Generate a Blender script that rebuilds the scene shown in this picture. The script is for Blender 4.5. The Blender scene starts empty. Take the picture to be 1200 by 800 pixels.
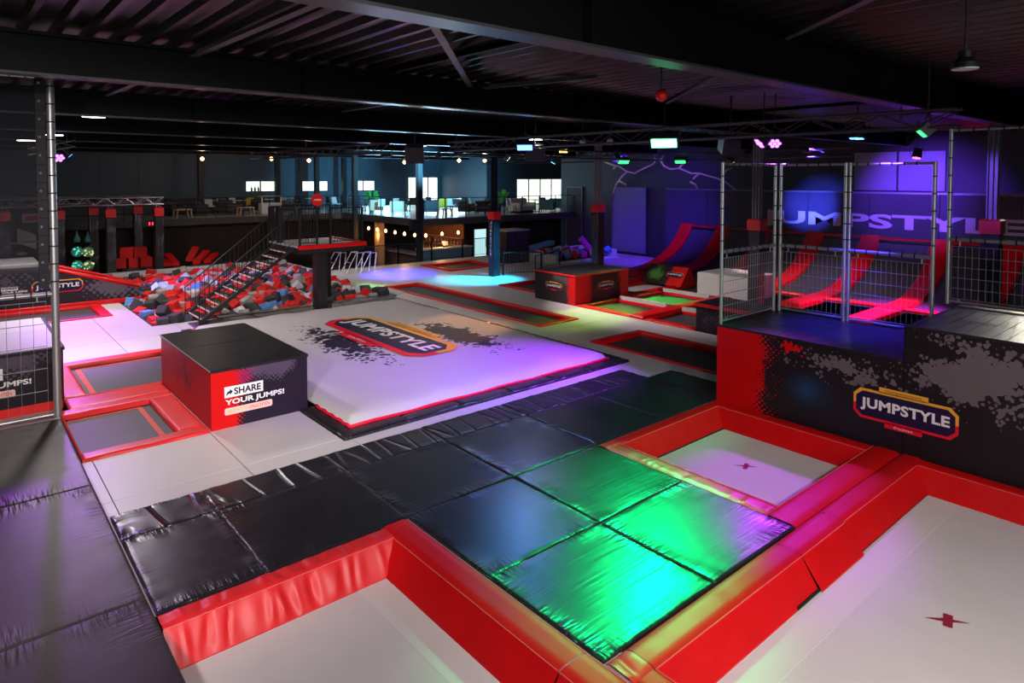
import bpy, bmesh, math, random
from math import sin, cos, pi, radians, hypot, atan2, sqrt, exp
from mathutils import Vector, Matrix

random.seed(11)
sc = bpy.context.scene
C = sc.collection

# ------------------------------------------------------------------ camera
F_PX, YAW, PITCH, ROLL, CY, CAM_H = 777.602, 0.706495, 0.0378558, 0.00106522, 236.2455, 4.2
FW = Vector((sin(YAW) * cos(PITCH), cos(YAW) * cos(PITCH), -sin(PITCH)))
_r = Vector((cos(YAW), -sin(YAW), 0))
_u = _r.cross(FW)
RT = cos(ROLL) * _r + sin(ROLL) * _u
UP = -sin(ROLL) * _r + cos(ROLL) * _u
cam_d = bpy.data.cameras.new('camera')
cam = bpy.data.objects.new('camera', cam_d)
C.objects.link(cam)
cam.matrix_world = Matrix(((RT.x, UP.x, -FW.x, 0), (RT.y, UP.y, -FW.y, 0), (RT.z, UP.z, -FW.z, CAM_H), (0, 0, 0, 1)))
cam_d.sensor_width = 36
cam_d.lens = F_PX / 1200 * 36
cam_d.shift_y = (CY - 400) / 1200
cam_d.clip_end = 300
sc.camera = cam


def ray(px, py):
    return FW * F_PX + RT * (px - 600) - UP * (py - CY)


def G(px, py, z=0.0):            # point of a photo pixel on the level z
    d = ray(px, py)
    t = (z - CAM_H) / d.z
    return Vector((d.x * t, d.y * t, z))


def GX(px, py, X):               # on the wall x = X
    d = ray(px, py)
    t = X / d.x
    return Vector((X, d.y * t, CAM_H + d.z * t))


def GY(px, py, Y):               # on the wall y = Y
    d = ray(px, py)
    t = Y / d.y
    return Vector((d.x * t, Y, CAM_H + d.z * t))


# ------------------------------------------------------------------ world, view
w = bpy.data.worlds.new('world')
sc.world = w
w.use_nodes = True
w.node_tree.nodes['Background'].inputs[0].default_value = (0.55, 0.62, 0.8, 1)
w.node_tree.nodes['Background'].inputs[1].default_value = 0.4
vs = sc.view_settings
vs.view_transform = 'Standard'
vs.look = 'None'
vs.gamma = 1
vs.use_curve_mapping = False
vs.exposure = 0.0


def area_light(name, loc, target, sx, sy, watts, col, spread=180):
    d = bpy.data.lights.new(name, 'AREA')
    d.shape = 'RECTANGLE'
    d.size, d.size_y = sx, sy
    d.energy = watts
    d.color = col
    d.spread = radians(spread)
    o = bpy.data.objects.new(name, d)
    C.objects.link(o)
    o.location = loc
    o.rotation_euler = (Vector(target) - Vector(loc)).to_track_quat('-Z', 'Y').to_euler()
    return o


def spot(name, loc, target, watts, col, angle=40, blend=0.6, size=0.12):
    d = bpy.data.lights.new(name, 'SPOT')
    d.energy = watts
    d.color = col
    d.spot_size = radians(angle)
    d.spot_blend = blend
    d.shadow_soft_size = size
    o = bpy.data.objects.new(name, d)
    C.objects.link(o)
    o.location = loc
    o.rotation_euler = (Vector(target) - Vector(loc)).to_track_quat('-Z', 'Y').to_euler()
    return o


def point(name, loc, watts, col, size=0.08):
    d = bpy.data.lights.new(name, 'POINT')
    d.energy = watts
    d.color = col
    d.shadow_soft_size = size
    o = bpy.data.objects.new(name, d)
    C.objects.link(o)
    o.location = loc
    return o


WHITE = (1.0, 0.90, 0.89)
GREEN = (0.0, 1.0, 0.30)
PURPLE = (0.50, 0.06, 1.0)
MAGENTA = (1.0, 0.05, 0.75)
BLUE = (0.06, 0.08, 1.0)
CYAN = (0.05, 0.65, 1.0)
LIME = (0.45, 1.0, 0.05)
# daylight fill added behind the camera, at windows that are never seen
area_light('added_daylight_behind', (1.5, -7.7, 3.6), (4.0, 8, 0.0), 16, 2.6, 500, (1.0, 0.94, 0.93))
# daylight through the windows of the far walls
area_light('daylight_far_window', (26.0, 37.8, 3.2), (24, 28, 2.0), 3.5, 1.8, 380, (0.45, 0.8, 1.0))
area_light('daylight_cafe_window', (24.0, 43.7, 3.3), (20, 32, 2.0), 5.0, 1.6, 650, (0.35, 0.75, 1.0))

# ------------------------------------------------------------------ helpers
ORG = {}


class MB:
    def __init__(s):
        s.v, s.f = [], []

    def add(s, vs_, fs):
        n = len(s.v)
        s.v += [tuple(p) for p in vs_]
        s.f += [tuple(i + n for i in f) for f in fs]
        return s

    def box(s, x0, x1, y0, y1, z0, z1):
        return s.hexa([(x0, y0, z0), (x1, y0, z0), (x1, y1, z0), (x0, y1, z0), (x0, y0, z1), (x1, y0, z1), (x1, y1, z1), (x0, y1, z1)])

    def hexa(s, p):
        return s.add(p, [(3, 2, 1, 0), (4, 5, 6, 7), (0, 1, 5, 4), (1, 2, 6, 5), (2, 3, 7, 6), (3, 0, 4, 7)])

    def cbox(s, x0, x1, y0, y1, z0, z1, c=0.02):     # box with chamfered upper edges and corners
        a = [(x0, y0, z0), (x1, y0, z0), (x1, y1, z0), (x0, y1, z0)]
        b = [(x0, y0, z1 - c), (x1, y0, z1 - c), (x1, y1, z1 - c), (x0, y1, z1 - c)]
        t = [(x0 + c, y0 + c, z1), (x1 - c, y0 + c, z1), (x1 - c, y1 - c, z1), (x0 + c, y1 - c, z1)]
        f = [(3, 2, 1, 0), (8, 9, 10, 11)]
        for i in range(4):
            j = (i + 1) % 4
            f += [(i, j, j + 4, i + 4), (i + 4, j + 4, j + 8, i + 8)]
        return s.add(a + b + t, f)

    def quad(s, *p):
        return s.add(p, [tuple(range(len(p)))])

    def tube(s, p0, p1, r, n=8, r1=None):
        p0, p1 = Vector(p0), Vector(p1)
        d = (p1 - p0)
        if d.length < 1e-6:
            return s
        d.normalize()
        a = d.orthogonal().normalized()
        b = d.cross(a)
        r1 = r if r1 is None else r1
        vs_, fs = [], []
        for k in range(n):
            t = 2 * pi * k / n
            o = a * cos(t) + b * sin(t)
            vs_ += [p0 + o * r, p1 + o * r1]
        for k in range(n):
            j = (k + 1) % n
            fs.append((2 * k, 2 * j, 2 * j + 1, 2 * k + 1))
        fs += [tuple(2 * k for k in range(n))[::-1], tuple(2 * k + 1 for k in range(n))]
        return s.add(vs_, fs)

    def path(s, pts, r, n=6):
        pts = [Vector(p) for p in pts]
        rings = []
        for i, p in enumerate(pts):
            d = (pts[min(i + 1, len(pts) - 1)] - pts[max(i - 1, 0)]).normalized()
            ref = Vector((0, 0, 1)) if abs(d.z) < 0.95 else Vector((1, 0, 0))
            a = d.cross(ref).normalized()
            b = d.cross(a)
            rr = r[i] if isinstance(r, (list, tuple)) else r
            rings.append([p + (a * cos(2 * pi * k / n) + b * sin(2 * pi * k / n)) * rr for k in range(n)])
        vs_ = [q for g in rings for q in g]
        fs = []
        for i in range(len(rings) - 1):
            for k in range(n):
                j = (k + 1) % n
                fs.append((i * n + k, i * n + j, (i + 1) * n + j, (i + 1) * n + k))
        fs += [tuple(range(n))[::-1], tuple((len(rings) - 1) * n + k for k in range(n))]
        return s.add(vs_, fs)

    def lathe(s, prof, c=(0, 0, 0), n=12, axis='z'):
        vs_, fs = [], []
        for r, z in prof:
            for k in range(n):
                t = 2 * pi * k / n
                q = (r * cos(t), r * sin(t), z)
                if axis == 'x':
                    q = (z, r * cos(t), r * sin(t))
                vs_.append((c[0] + q[0], c[1] + q[1], c[2] + q[2]))
        m = len(prof)
        for i in range(m - 1):
            for k in range(n):
                j = (k + 1) % n
                fs.append((i * n + k, i * n + j, (i + 1) * n + j, (i + 1) * n + k))
        fs += [tuple(range(n))[::-1], tuple((m - 1) * n + k for k in range(n))]
        return s.add(vs_, fs)

    def sphere(s, c, r, n=12, m=8):
        return s.lathe([(max(1e-4, r * sin(pi * i / m)), -r * cos(pi * i / m)) for i in range(m + 1)], c, n)

    def grid(s, fn, nu, nv):
        vs_ = [fn(i / nu, j / nv) for j in range(nv + 1) for i in range(nu + 1)]
        fs = [(j * (nu + 1) + i, j * (nu + 1) + i + 1, (j + 1) * (nu + 1) + i + 1, (j + 1) * (nu + 1) + i) for j in range(nv) for i in range(nu)]
        return s.add(vs_, fs)

    def cushion(s, x0, x1, y0, y1, z0, z1, n=18, seed=0, drop=0.012, wr=0.006, soft=0.035):
        rnd = random.Random(seed)
        ph = [(rnd.uniform(14, 40), rnd.uniform(0, 6.3), rnd.uniform(.4, 1)) for _ in range(4)]
        # unevenly spaced knots so that the rounding near the rim gets its own rows

        def knots(L):
            e = min(soft, L * .3)
            k = [0, e * .15, e * .4, e * .7, e]
            m = max(2, int(n))
            inner = [e + (L - 2 * e) * i / m for i in range(1, m)]
            return k + inner + [L - q for q in k[::-1]]
        kx, ky = knots(x1 - x0), knots(y1 - y0)
        vs_ = []
        for b in ky:
            for a in kx:
                dx, dy = min(a, x1 - x0 - a), min(b, y1 - y0 - b)
                d = min(dx, dy)
                t = max(0, 1 - d / soft)
                z = z1 - drop * t * t
                al = b if dx < dy else a
                wv = sum(am * sin(fr * al + p) for fr, p, am in ph)
                z += wr * exp(-d / 0.14) * wv * (0 if d < 1e-5 else 1)
                z += 0.004 * sin(2.1 * a + ph[0][1]) * sin(1.7 * b + ph[1][1])
                vs_.append((x0 + a, y0 + b, max(z, z0 + .004)))
        nu, nv = len(kx), len(ky)
        fs = [(j * nu + i, j * nu + i + 1, (j + 1) * nu + i + 1, (j + 1) * nu + i) for j in range(nv - 1) for i in range(nu - 1)]
        base = len(vs_)
        rim = [i for i in range(nu)] + [j * nu + nu - 1 for j in range(1, nv)] + [(nv - 1) * nu + i for i in range(nu - 2, -1, -1)] + [j * nu for j in range(nv - 2, 0, -1)]
        for i in rim:
            vs_.append((vs_[i][0], vs_[i][1], z0))
        m = len(rim)
        for k in range(m):
            j = (k + 1) % m
            fs.append((rim[k], base + k, base + j, rim[j]))
        fs.append(tuple(base + k for k in range(m))[::-1])
        return s.add(vs_, fs)

    def build(s, name, m, parent=None, smooth=False, origin=None, kind=None):
        if parent is not None:
            o0 = ORG[parent.name]
        elif origin is not None:
            o0 = Vector(origin)
        else:
            xs, ys, zs = zip(*s.v)
            o0 = Vector(((min(xs) + max(xs)) / 2, (min(ys) + max(ys)) / 2, min(zs)))
        me = bpy.data.meshes.new(name)
        me.from_pydata([(p[0] - o0.x, p[1] - o0.y, p[2] - o0.z) for p in s.v], [], s.f)
        if smooth:
            me.polygons.foreach_set('use_smooth', [True] * len(me.polygons))
        me.materials.append(m)
        me.update()
        if smooth == 'auto':
            me.set_sharp_from_angle(angle=radians(40))
        o = bpy.data.objects.new(name, me)
        C.objects.link(o)
        if parent is not None:
            o.parent = parent
        else:
            o.location = o0
        ORG[o.name] = o0.copy()
        if name in TINY:
            o['kind'] = 'stuff'
        return o


TINY = {'strap', 'net_ties', 'net_hooks', 'net_border', 'wires', 'wire_mesh', 'lacing', 'led_dots', 'led_ring', 'grip_ribs', 'edge_piping'}


def tag(o, label, cat, group=None, kind=None):
    o['label'] = label
    o['category'] = cat
    if group:
        o['group'] = group
    if kind:
        o['kind'] = kind
    return o


def struct(o, label=None):
    o['kind'] = 'structure'
    if label:
        o['label'] = label
    return o


def thing(name, label, cat, loc, group=None):
    o = bpy.data.objects.new(name, None)
    o.empty_display_size = 0.2
    C.objects.link(o)
    o.location = loc
    ORG[o.name] = Vector(loc)
    return tag(o, label, cat, group)


def copy_tree(o, loc=None, rz=0, parent=None, label=None, scale=None):
    c = o.copy()
    C.objects.link(c)
    if parent is not None:
        c.parent = parent
    if loc is not None:
        c.location = loc
        c.rotation_euler = (0, 0, rz)
    if scale:
        c.scale = scale
    if label:
        c['label'] = label
    ORG[c.name] = Vector(c.location)
    for ch in list(o.children):
        copy_tree(ch, parent=c)
    return c


def shared(o, parent, dx, dy, dz):      # another object on the same mesh, moved, under the same parent
    c = o.copy()
    C.objects.link(c)
    c.parent = parent
    c.location = Vector(o.location) + Vector((dx, dy, dz))
    ORG[c.name] = ORG[o.name] + Vector((dx, dy, dz))
    return c


_tc = {}


def text_geo(body, bold=0.02, shear=0.0, spacing=1.0):
    key = (body, bold, shear, spacing)
    if key not in _tc:
        cu = bpy.data.curves.new('t', 'FONT')
        cu.body = body
        cu.size = 1
        cu.offset = bold
        cu.shear = shear
        cu.space_character = spacing
        cu.resolution_u = 3
        ob = bpy.data.objects.new('t', cu)
        C.objects.link(ob)
        dg = bpy.context.evaluated_depsgraph_get()
        me = bpy.data.meshes.new_from_object(ob.evaluated_get(dg))
        vs_ = [(v.co.x, v.co.y) for v in me.vertices]
        fs = [tuple(p.vertices) for p in me.polygons]
        bpy.data.objects.remove(ob)
        bpy.data.curves.remove(cu)
        bpy.data.meshes.remove(me)
        xs = [p[0] for p in vs_]
        ys = [p[1] for p in vs_]
        x0, x1, y0, y1 = min(xs), max(xs), min(ys), max(ys)
        _tc[key] = ([((x - x0) / (x1 - x0), (y - y0) / (y1 - y0)) for x, y in vs_], fs)
    return _tc[key]


def lettering(body, m, parent, org, ux, uy, name='lettering', bold=0.02, shear=0.0, spacing=1.0):
    """letters filling the parallelogram org, org+ux, org+uy"""
    vs_, fs = text_geo(body, bold, shear, spacing)
    org, ux, uy = Vector(org), Vector(ux), Vector(uy)
    b = MB().add([org + ux * a + uy * c for a, c in vs_], fs)
    return b.build(name, m, parent)


def flat(m, parent, org, ux, uy, pts, name):
    org, ux, uy = Vector(org), Vector(ux), Vector(uy)
    b = MB().add([org + ux * a + uy * c for a, c in pts], [tuple(range(len(pts)))])
    return b.build(name, m, parent)


# ------------------------------------------------------------------ materials
class NT:
    def __init__(s, m):
        s.t = m.node_tree
        s.bsdf = s.t.nodes['Principled BSDF']

    def n(s, typ, **kw):
        nd = s.t.nodes.new(typ)
        for k, v in kw.items():
            setattr(nd, k, v)
        return nd

    def link(s, a, b):
        s.t.links.new(a, b)

    def put(s, inp, v):
        if isinstance(v, (int, float, tuple, list)):
            inp.default_value = v
        else:
            s.t.links.new(v, inp)

    def m(s, op, a, b=0.0, c=None, clamp=False):
        nd = s.n('ShaderNodeMath', operation=op, use_clamp=clamp)
        s.put(nd.inputs[0], a)
        s.put(nd.inputs[1], b)
        if c is not None:
            s.put(nd.inputs[2], c)
        return nd.outputs[0]

    def pos(s):
        return s.n('ShaderNodeNewGeometry').outputs['Position']

    def sep(s, v):
        nd = s.n('ShaderNodeSeparateXYZ')
        s.link(v, nd.inputs[0])
        return nd.outputs

    def comb(s, x, y, z=0.0):
        nd = s.n('ShaderNodeCombineXYZ')
        for i, q in enumerate((x, y, z)):
            s.put(nd.inputs[i], q)
        return nd.outputs[0]

    def noise(s, vec, scale, detail=3, rough=.55):
        nd = s.n('ShaderNodeTexNoise')
        s.link(vec, nd.inputs['Vector'])
        nd.inputs['Scale'].default_value = scale
        nd.inputs['Detail'].default_value = detail
        nd.inputs['Roughness'].default_value = rough
        return nd.outputs[0]

    def vor(s, vec, scale, rnd=0.0):
        nd = s.n('ShaderNodeTexVoronoi')
        nd.voronoi_dimensions = '2D'
        s.link(vec, nd.inputs['Vector'])
        nd.inputs['Scale'].default_value = scale
        nd.inputs['Randomness'].default_value = rnd
        return nd.outputs['Distance']

    def mix(s, f, a, b):
        nd = s.n('ShaderNodeMix', data_type='RGBA')
        s.put(nd.inputs[0], f)
        s.put(nd.inputs[6], a if not isinstance(a, tuple) else (*a, 1))
        s.put(nd.inputs[7], b if not isinstance(b, tuple) else (*b, 1))
        return nd.outputs[2]

    def bump(s, h, strength, dist=0.02):
        nd = s.n('ShaderNodeBump')
        nd.inputs['Strength'].default_value = strength
        nd.inputs['Distance'].default_value = dist
        s.put(nd.inputs['Height'], h)
        s.link(nd.outputs[0], s.bsdf.inputs['Normal'])


def P(name, col, rough=.5, metal=0.0, spec=.5, var=0.0, vscale=3.0, bump=0.0, bscale=60.0, emit=None, estr=0.0, coat=0.0, alpha=None, stretch=None, rvar=0.0):
    m = bpy.data.materials.new(name)
    m.use_nodes = True
    t = NT(m)
    b = t.bsdf
    b.inputs['Base Color'].default_value = (*col, 1)
    b.inputs['Roughness'].default_value = rough
    b.inputs['Metallic'].default_value = metal
    b.inputs['Specular IOR Level'].default_value = spec
    b.inputs['Coat Weight'].default_value = coat
    if emit:
        b.inputs['Emission Color'].default_value = (*emit, 1)
        b.inputs['Emission Strength'].default_value = estr
    if alpha is not None:
        b.inputs['Alpha'].default_value = alpha
    p = t.pos() if (var or bump or rvar) else None
    if stretch and p is not None:
        mp = t.n('ShaderNodeMapping')
        mp.inputs['Scale'].default_value = stretch
        t.link(p, mp.inputs[0])
        ps = mp.outputs[0]
    else:
        ps = p
    if var:
        f = t.noise(p, vscale, 4)
        f2 = t.m('MULTIPLY_ADD', f, 2.0 * var, 1 - var)
        nd = t.n('ShaderNodeVectorMath', operation='SCALE')
        nd.inputs[0].default_value = col
        t.link(f2, nd.inputs['Scale'])
        t.link(nd.outputs[0], b.inputs['Base Color'])
    if rvar:
        f = t.noise(p, 5.0, 4)
        t.link(t.m('MULTIPLY_ADD', f, 2 * rvar, rough - rvar), b.inputs['Roughness'])
    if bump:
        t.bump(t.noise(ps, bscale, 4), bump)
    return m


def mat_vinyl(name, col, rough, spec, streak=.010, wrinkle=.9, crease=0.0):
    m = P(name, col, rough, spec=spec, var=.3, vscale=2.5, rvar=.05)
    t = NT(m)
    g = t.sep(t.n('ShaderNodeTexCoord').outputs['Generated'])
    p = t.sep(t.pos())

    def edge(c):
        d = t.m('MINIMUM', c, t.m('SUBTRACT', 1.0, c))
        return t.m('POWER', t.m('SUBTRACT', 1.0, t.m('MULTIPLY', d, 6.0, clamp=True), clamp=True), 2.0)
    nx = t.noise(t.comb(t.m('MULTIPLY', p[0], 24.0), t.m('MULTIPLY', p[1], 3.0)), 1.0, 1)
    ny = t.noise(t.comb(t.m('MULTIPLY', p[0], 3.0), t.m('MULTIPLY', p[1], 24.0)), 1.0, 1)
    big = t.noise(t.pos(), 1.3, 1)
    gate = t.m('MULTIPLY', t.m('SUBTRACT', big, .40, clamp=True), 4.0, clamp=True)
    h = t.m('ADD', t.m('MULTIPLY', nx, edge(g[1])), t.m('MULTIPLY', ny, edge(g[0])))
    h = t.m('MULTIPLY', h, gate)
    st = t.noise(t.comb(t.m('MULTIPLY', p[0], 1.2), t.m('MULTIPLY', p[1], 26.0)), 1.0, 1)
    h = t.m('ADD', t.m('MULTIPLY', h, wrinkle), t.m('MULTIPLY', st, streak))
    if crease:
        cr = t.noise(t.comb(t.m('MULTIPLY', p[0], 2.6), t.m('MULTIPLY', p[1], .35)), 1.0, 0)
        band = t.m('SUBTRACT', 1.0, t.m('MULTIPLY', t.m('ABSOLUTE', t.m('SUBTRACT', cr, .5)), 22.0), clamp=True)
        h = t.m('SUBTRACT', h, t.m('MULTIPLY', band, crease))
    t.bump(h, 1.0, .03)
    return m


M = {}
M['black_mat'] = mat_vinyl('black_vinyl', (0.015, 0.0135, 0.017), .31, .6, .10, 1.15)
M['strip_mat'] = mat_vinyl('black_vinyl_creased', (0.016, 0.0145, 0.018), .31, .6, .10, 1.0, .5)
M['black_mat2'] = mat_vinyl('black_vinyl_scuffed', (0.034, 0.026, 0.027), .44, .45, .06, 1.2)
M['red'] = P('red_vinyl', (0.60, 0.003, 0.005), .45, var=.12, vscale=3, bump=.05, bscale=8, rvar=.06, spec=.28)
M['red2'] = P('red_vinyl_faded', (0.66, 0.018, 0.022), .40, var=.12, vscale=4, bump=.08, bscale=7, spec=.45)
M['orange'] = P('orange_stripe', (0.62, 0.055, 0.02), .6)
M['red_thread'] = P('red_seam', (0.70, 0.10, 0.10), .5)
M['dark_thread'] = P('dark_seam', (0.012, 0.010, 0.012), .6)
M['deck'] = P('grey_deck_vinyl', (0.54, 0.505, 0.51), .42, var=.06, vscale=1.2, bump=.03, bscale=90, rvar=.06)
M['joint'] = P('dark_joint', (0.05, 0.048, 0.05), .8)
M['white_bed'] = P('white_jump_cloth', (0.62, 0.575, 0.575), .7, var=.07, vscale=1.7, bump=.10, bscale=140, stretch=(1, 2.5, 1))
M['white_hem'] = P('white_jump_cloth_hem', (0.66, 0.61, 0.60), .7, var=.05, vscale=2)
M['black_bed'] = P('black_jump_cloth', (0.045, 0.042, 0.044), .55, var=.2, vscale=3, bump=.08, bscale=120)
M['steel'] = P('galvanised_steel', (0.46, 0.46, 0.45), .38, metal=.75, var=.12, vscale=8)
M['steel_wire'] = P('wire_steel', (0.30, 0.30, 0.34), .4, metal=.5)
M['black_metal'] = P('black_metal', (0.014, 0.013, 0.015), .45, metal=.2)
M['black_rubber'] = P('black_rubber', (0.010, 0.010, 0.011), .7)
M['alu'] = P('truss_aluminium', (0.62, 0.62, 0.64), .35, metal=.7)
M['ply_black'] = P('black_film_ply', (0.014, 0.012, 0.016), .36, spec=.35, var=.3, vscale=6, bump=.03, bscale=40, rvar=.08)
M['ceil'] = P('dark_steel_deck', (0.085, 0.072, 0.072), .30, metal=.92, var=.2, vscale=1)
M['beam'] = P('dark_painted_beam', (0.004, 0.0038, 0.0045), .42, spec=.10, metal=.0, var=.2, vscale=1)
M['column'] = P('grey_column_paint', (0.30, 0.30, 0.33), .45, metal=.2)
M['truss_dark'] = P('dark_truss', (0.055, 0.055, 0.065), .4, metal=.5)
M['flange'] = P('beam_flange_paint', (0.03, 0.03, 0.034), .30, spec=.7)
M['brace'] = P('grey_brace', (0.16, 0.16, 0.17), .4, metal=.5)
M['wall_dark'] = P('dark_cladding', (0.022, 0.022, 0.030), .6, var=.25, vscale=.7)
M['wall_blue'] = P('grey_cladding', (0.060, 0.090, 0.125), .5, var=.15, vscale=.6)
M['wall_brown'] = P('dark_brown_wall', (0.035, 0.022, 0.018), .7, var=.3, vscale=2)
M['ground'] = P('hall_concrete', (0.09, 0.085, 0.085), .5, var=.2, vscale=1)
M['mezz_floor'] = P('pale_laminate', (0.26, 0.26, 0.27), .3, var=.12, vscale=2)
M['fascia'] = P('dark_fascia', (0.055, 0.048, 0.045), .6, var=.3, vscale=2)
M['pane'] = P('daylit_pane', (.8, .85, .9), .2, emit=(0.92, 1.0, 0.98), estr=2.6)
_t = NT(M['pane'])
_f = _t.noise(_t.pos(), 1.6, 4)
_g = _t.m('MULTIPLY', _t.m('SUBTRACT', _f, .42, clamp=True), 5.0, clamp=True)
_t.put(_t.bsdf.inputs['Emission Color'], _t.mix(_g, (0.62, 0.78, 0.62), (1.0, 0.97, 0.95)))
_t.bsdf.inputs['Emission Strength'].default_value = 1.5
M['pane_dim'] = P('daylit_door_pane', (.7, .85, .9), .2, emit=(0.55, 0.92, 0.95), estr=1.0)
M['frame'] = P('window_frame', (0.04, 0.045, 0.05), .5)
M['white'] = P('white_print', (0.80, 0.77, 0.78), .55)
M['navy'] = P('navy_print', (0.014, 0.008, 0.04), .5, spec=.2)
M['yellow'] = P('yellow_print', (0.80, 0.38, 0.03), .5)
M['logo_red'] = P('red_print', (0.72, 0.006, 0.03), .5, spec=.2)
M['pink'] = P('pale_pink_print', (0.80, 0.52, 0.47), .6)
M['net'] = P('black_net', (0.02, 0.02, 0.03), .8, alpha=.30)
M['wood'] = P('light_wood', (0.45, 0.28, 0.14), .5, var=.2, vscale=9)
M['dark_fab'] = P('charcoal_fabric', (0.030, 0.028, 0.034), .8)
M['beige_fab'] = P('beige_fabric', (0.55, 0.42, 0.29), .8)
M['yellow_fab'] = P('mustard_fabric', (0.60, 0.38, 0.03), .8)
M['teal_fab'] = P('teal_fabric', (0.06, 0.22, 0.25), .8)
M['white_pl'] = P('white_plastic', (0.62, 0.64, 0.66), .4)
M['leaf'] = P('green_leaf', (0.04, 0.32, 0.06), .5)
M['grey_blk'] = P('pale_grey_vinyl', (0.46, 0.44, 0.44), .5, var=.06)
M['foam_red'] = P('red_foam', (0.62, 0.012, 0.010), .9, var=.15, vscale=8)
M['foam_dark'] = P('charcoal_foam', (0.035, 0.034, 0.038), .9, var=.2, vscale=8)
M['foam_grey'] = P('beige_grey_foam', (0.36, 0.32, 0.29), .9, var=.12, vscale=8)
M['foam_blue'] = P('blue_foam', (0.10, 0.24, 0.55), .9, var=.12, vscale=8)
M['foam_white'] = P('pale_foam', (0.56, 0.56, 0.60), .9, var=.1, vscale=8)
M['red_pad'] = P('red_padding', (0.75, 0.015, 0.012), .4)
M['blue_plastic'] = P('blue_counter', (0.10, 0.22, 0.33), .5)


def glow(name, col, s):
    return P(name, (0.02, 0.02, 0.02), .4, emit=col, estr=s)


M['g_green'] = glow('green_led', (0.10, 1.0, 0.40), 14)
M['g_green_s'] = glow('green_led_small', (0.03, 1.0, 0.15), 4)
M['g_blue'] = glow('blue_led', (0.08, 0.30, 1.0), 7)
M['g_purple'] = glow('purple_led', (0.55, 0.10, 1.0), 7)
M['g_pink'] = glow('pink_led', (1.0, 0.10, 0.6), 6)
M['g_warm'] = glow('warm_bulb', (1.0, 0.50, 0.18), 9)
M['g_white'] = glow('white_lamp', (1.0, 0.95, 0.85), 14)
M['g_amber'] = glow('amber_lamp', (1.0, 0.55, 0.10), 8)
M['g_sign'] = glow('red_led', (1.0, 0.03, 0.05), 3)


def print_mat(name, ui, vi, base, layers, rough=.42):
    """flat print: each layer is (colour, field) with field(t, u, v) -> 0/1 socket; u, v are world axes in metres"""
    m = bpy.data.materials.new(name)
    m.use_nodes = True
    t = NT(m)
    o = t.sep(t.pos())
    u, v = o[ui], o[vi]
    uv = t.comb(u, v)
    col = base
    for c, fn in layers:
        col = t.mix(fn(t, u, v, uv), col, c)
    t.put(t.bsdf.inputs['Base Color'], col if not isinstance(col, tuple) else (*col, 1))
    t.bsdf.inputs['Roughness'].default_value = rough
    t.bsdf.inputs['Specular IOR Level'].default_value = .22
    return m


def half_edge(u0, width, sgn, dots=14, amp=.5, nsc=3.0, dw=1.0):
    """halftone border: filled where sgn*(u-u0) is large, dissolving in dots over the width"""
    def fn(t, u, v, uv):
        g = t.m('MULTIPLY', t.m('SUBTRACT', u, u0), sgn / width)
        g = t.m('ADD', g, t.m('MULTIPLY', t.m('SUBTRACT', t.noise(uv, nsc, 2), .5), amp * 2))
        rot = t.comb(t.m('ADD', u, v), t.m('SUBTRACT', u, v))
        return t.m('GREATER_THAN', g, t.m('MULTIPLY', t.vor(rot, dots), dw))
    return fn


def blob(cu, cv, ru, rv, dots=12, amp=1.0, nsc=3.5, rnd=0.0, gain=1.0, dw=1.0):
    def fn(t, u, v, uv):
        a = t.m('DIVIDE', t.m('SUBTRACT', u, cu), ru)
        b = t.m('DIVIDE', t.m('SUBTRACT', v, cv), rv)
        d = t.m('SQRT', t.m('ADD', t.m('MULTIPLY', a, a), t.m('MULTIPLY', b, b)))
        g = t.m('MULTIPLY', t.m('SUBTRACT', 1.0, d), gain)
        g = t.m('ADD', g, t.m('MULTIPLY', t.m('SUBTRACT', t.noise(uv, nsc, 5, .65), .5), amp * 2))
        rot = t.comb(t.m('ADD', u, v), t.m('SUBTRACT', u, v))
        return t.m('GREATER_THAN', g, t.m('MULTIPLY', t.vor(rot, dots, rnd), dw))
    return fn


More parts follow.
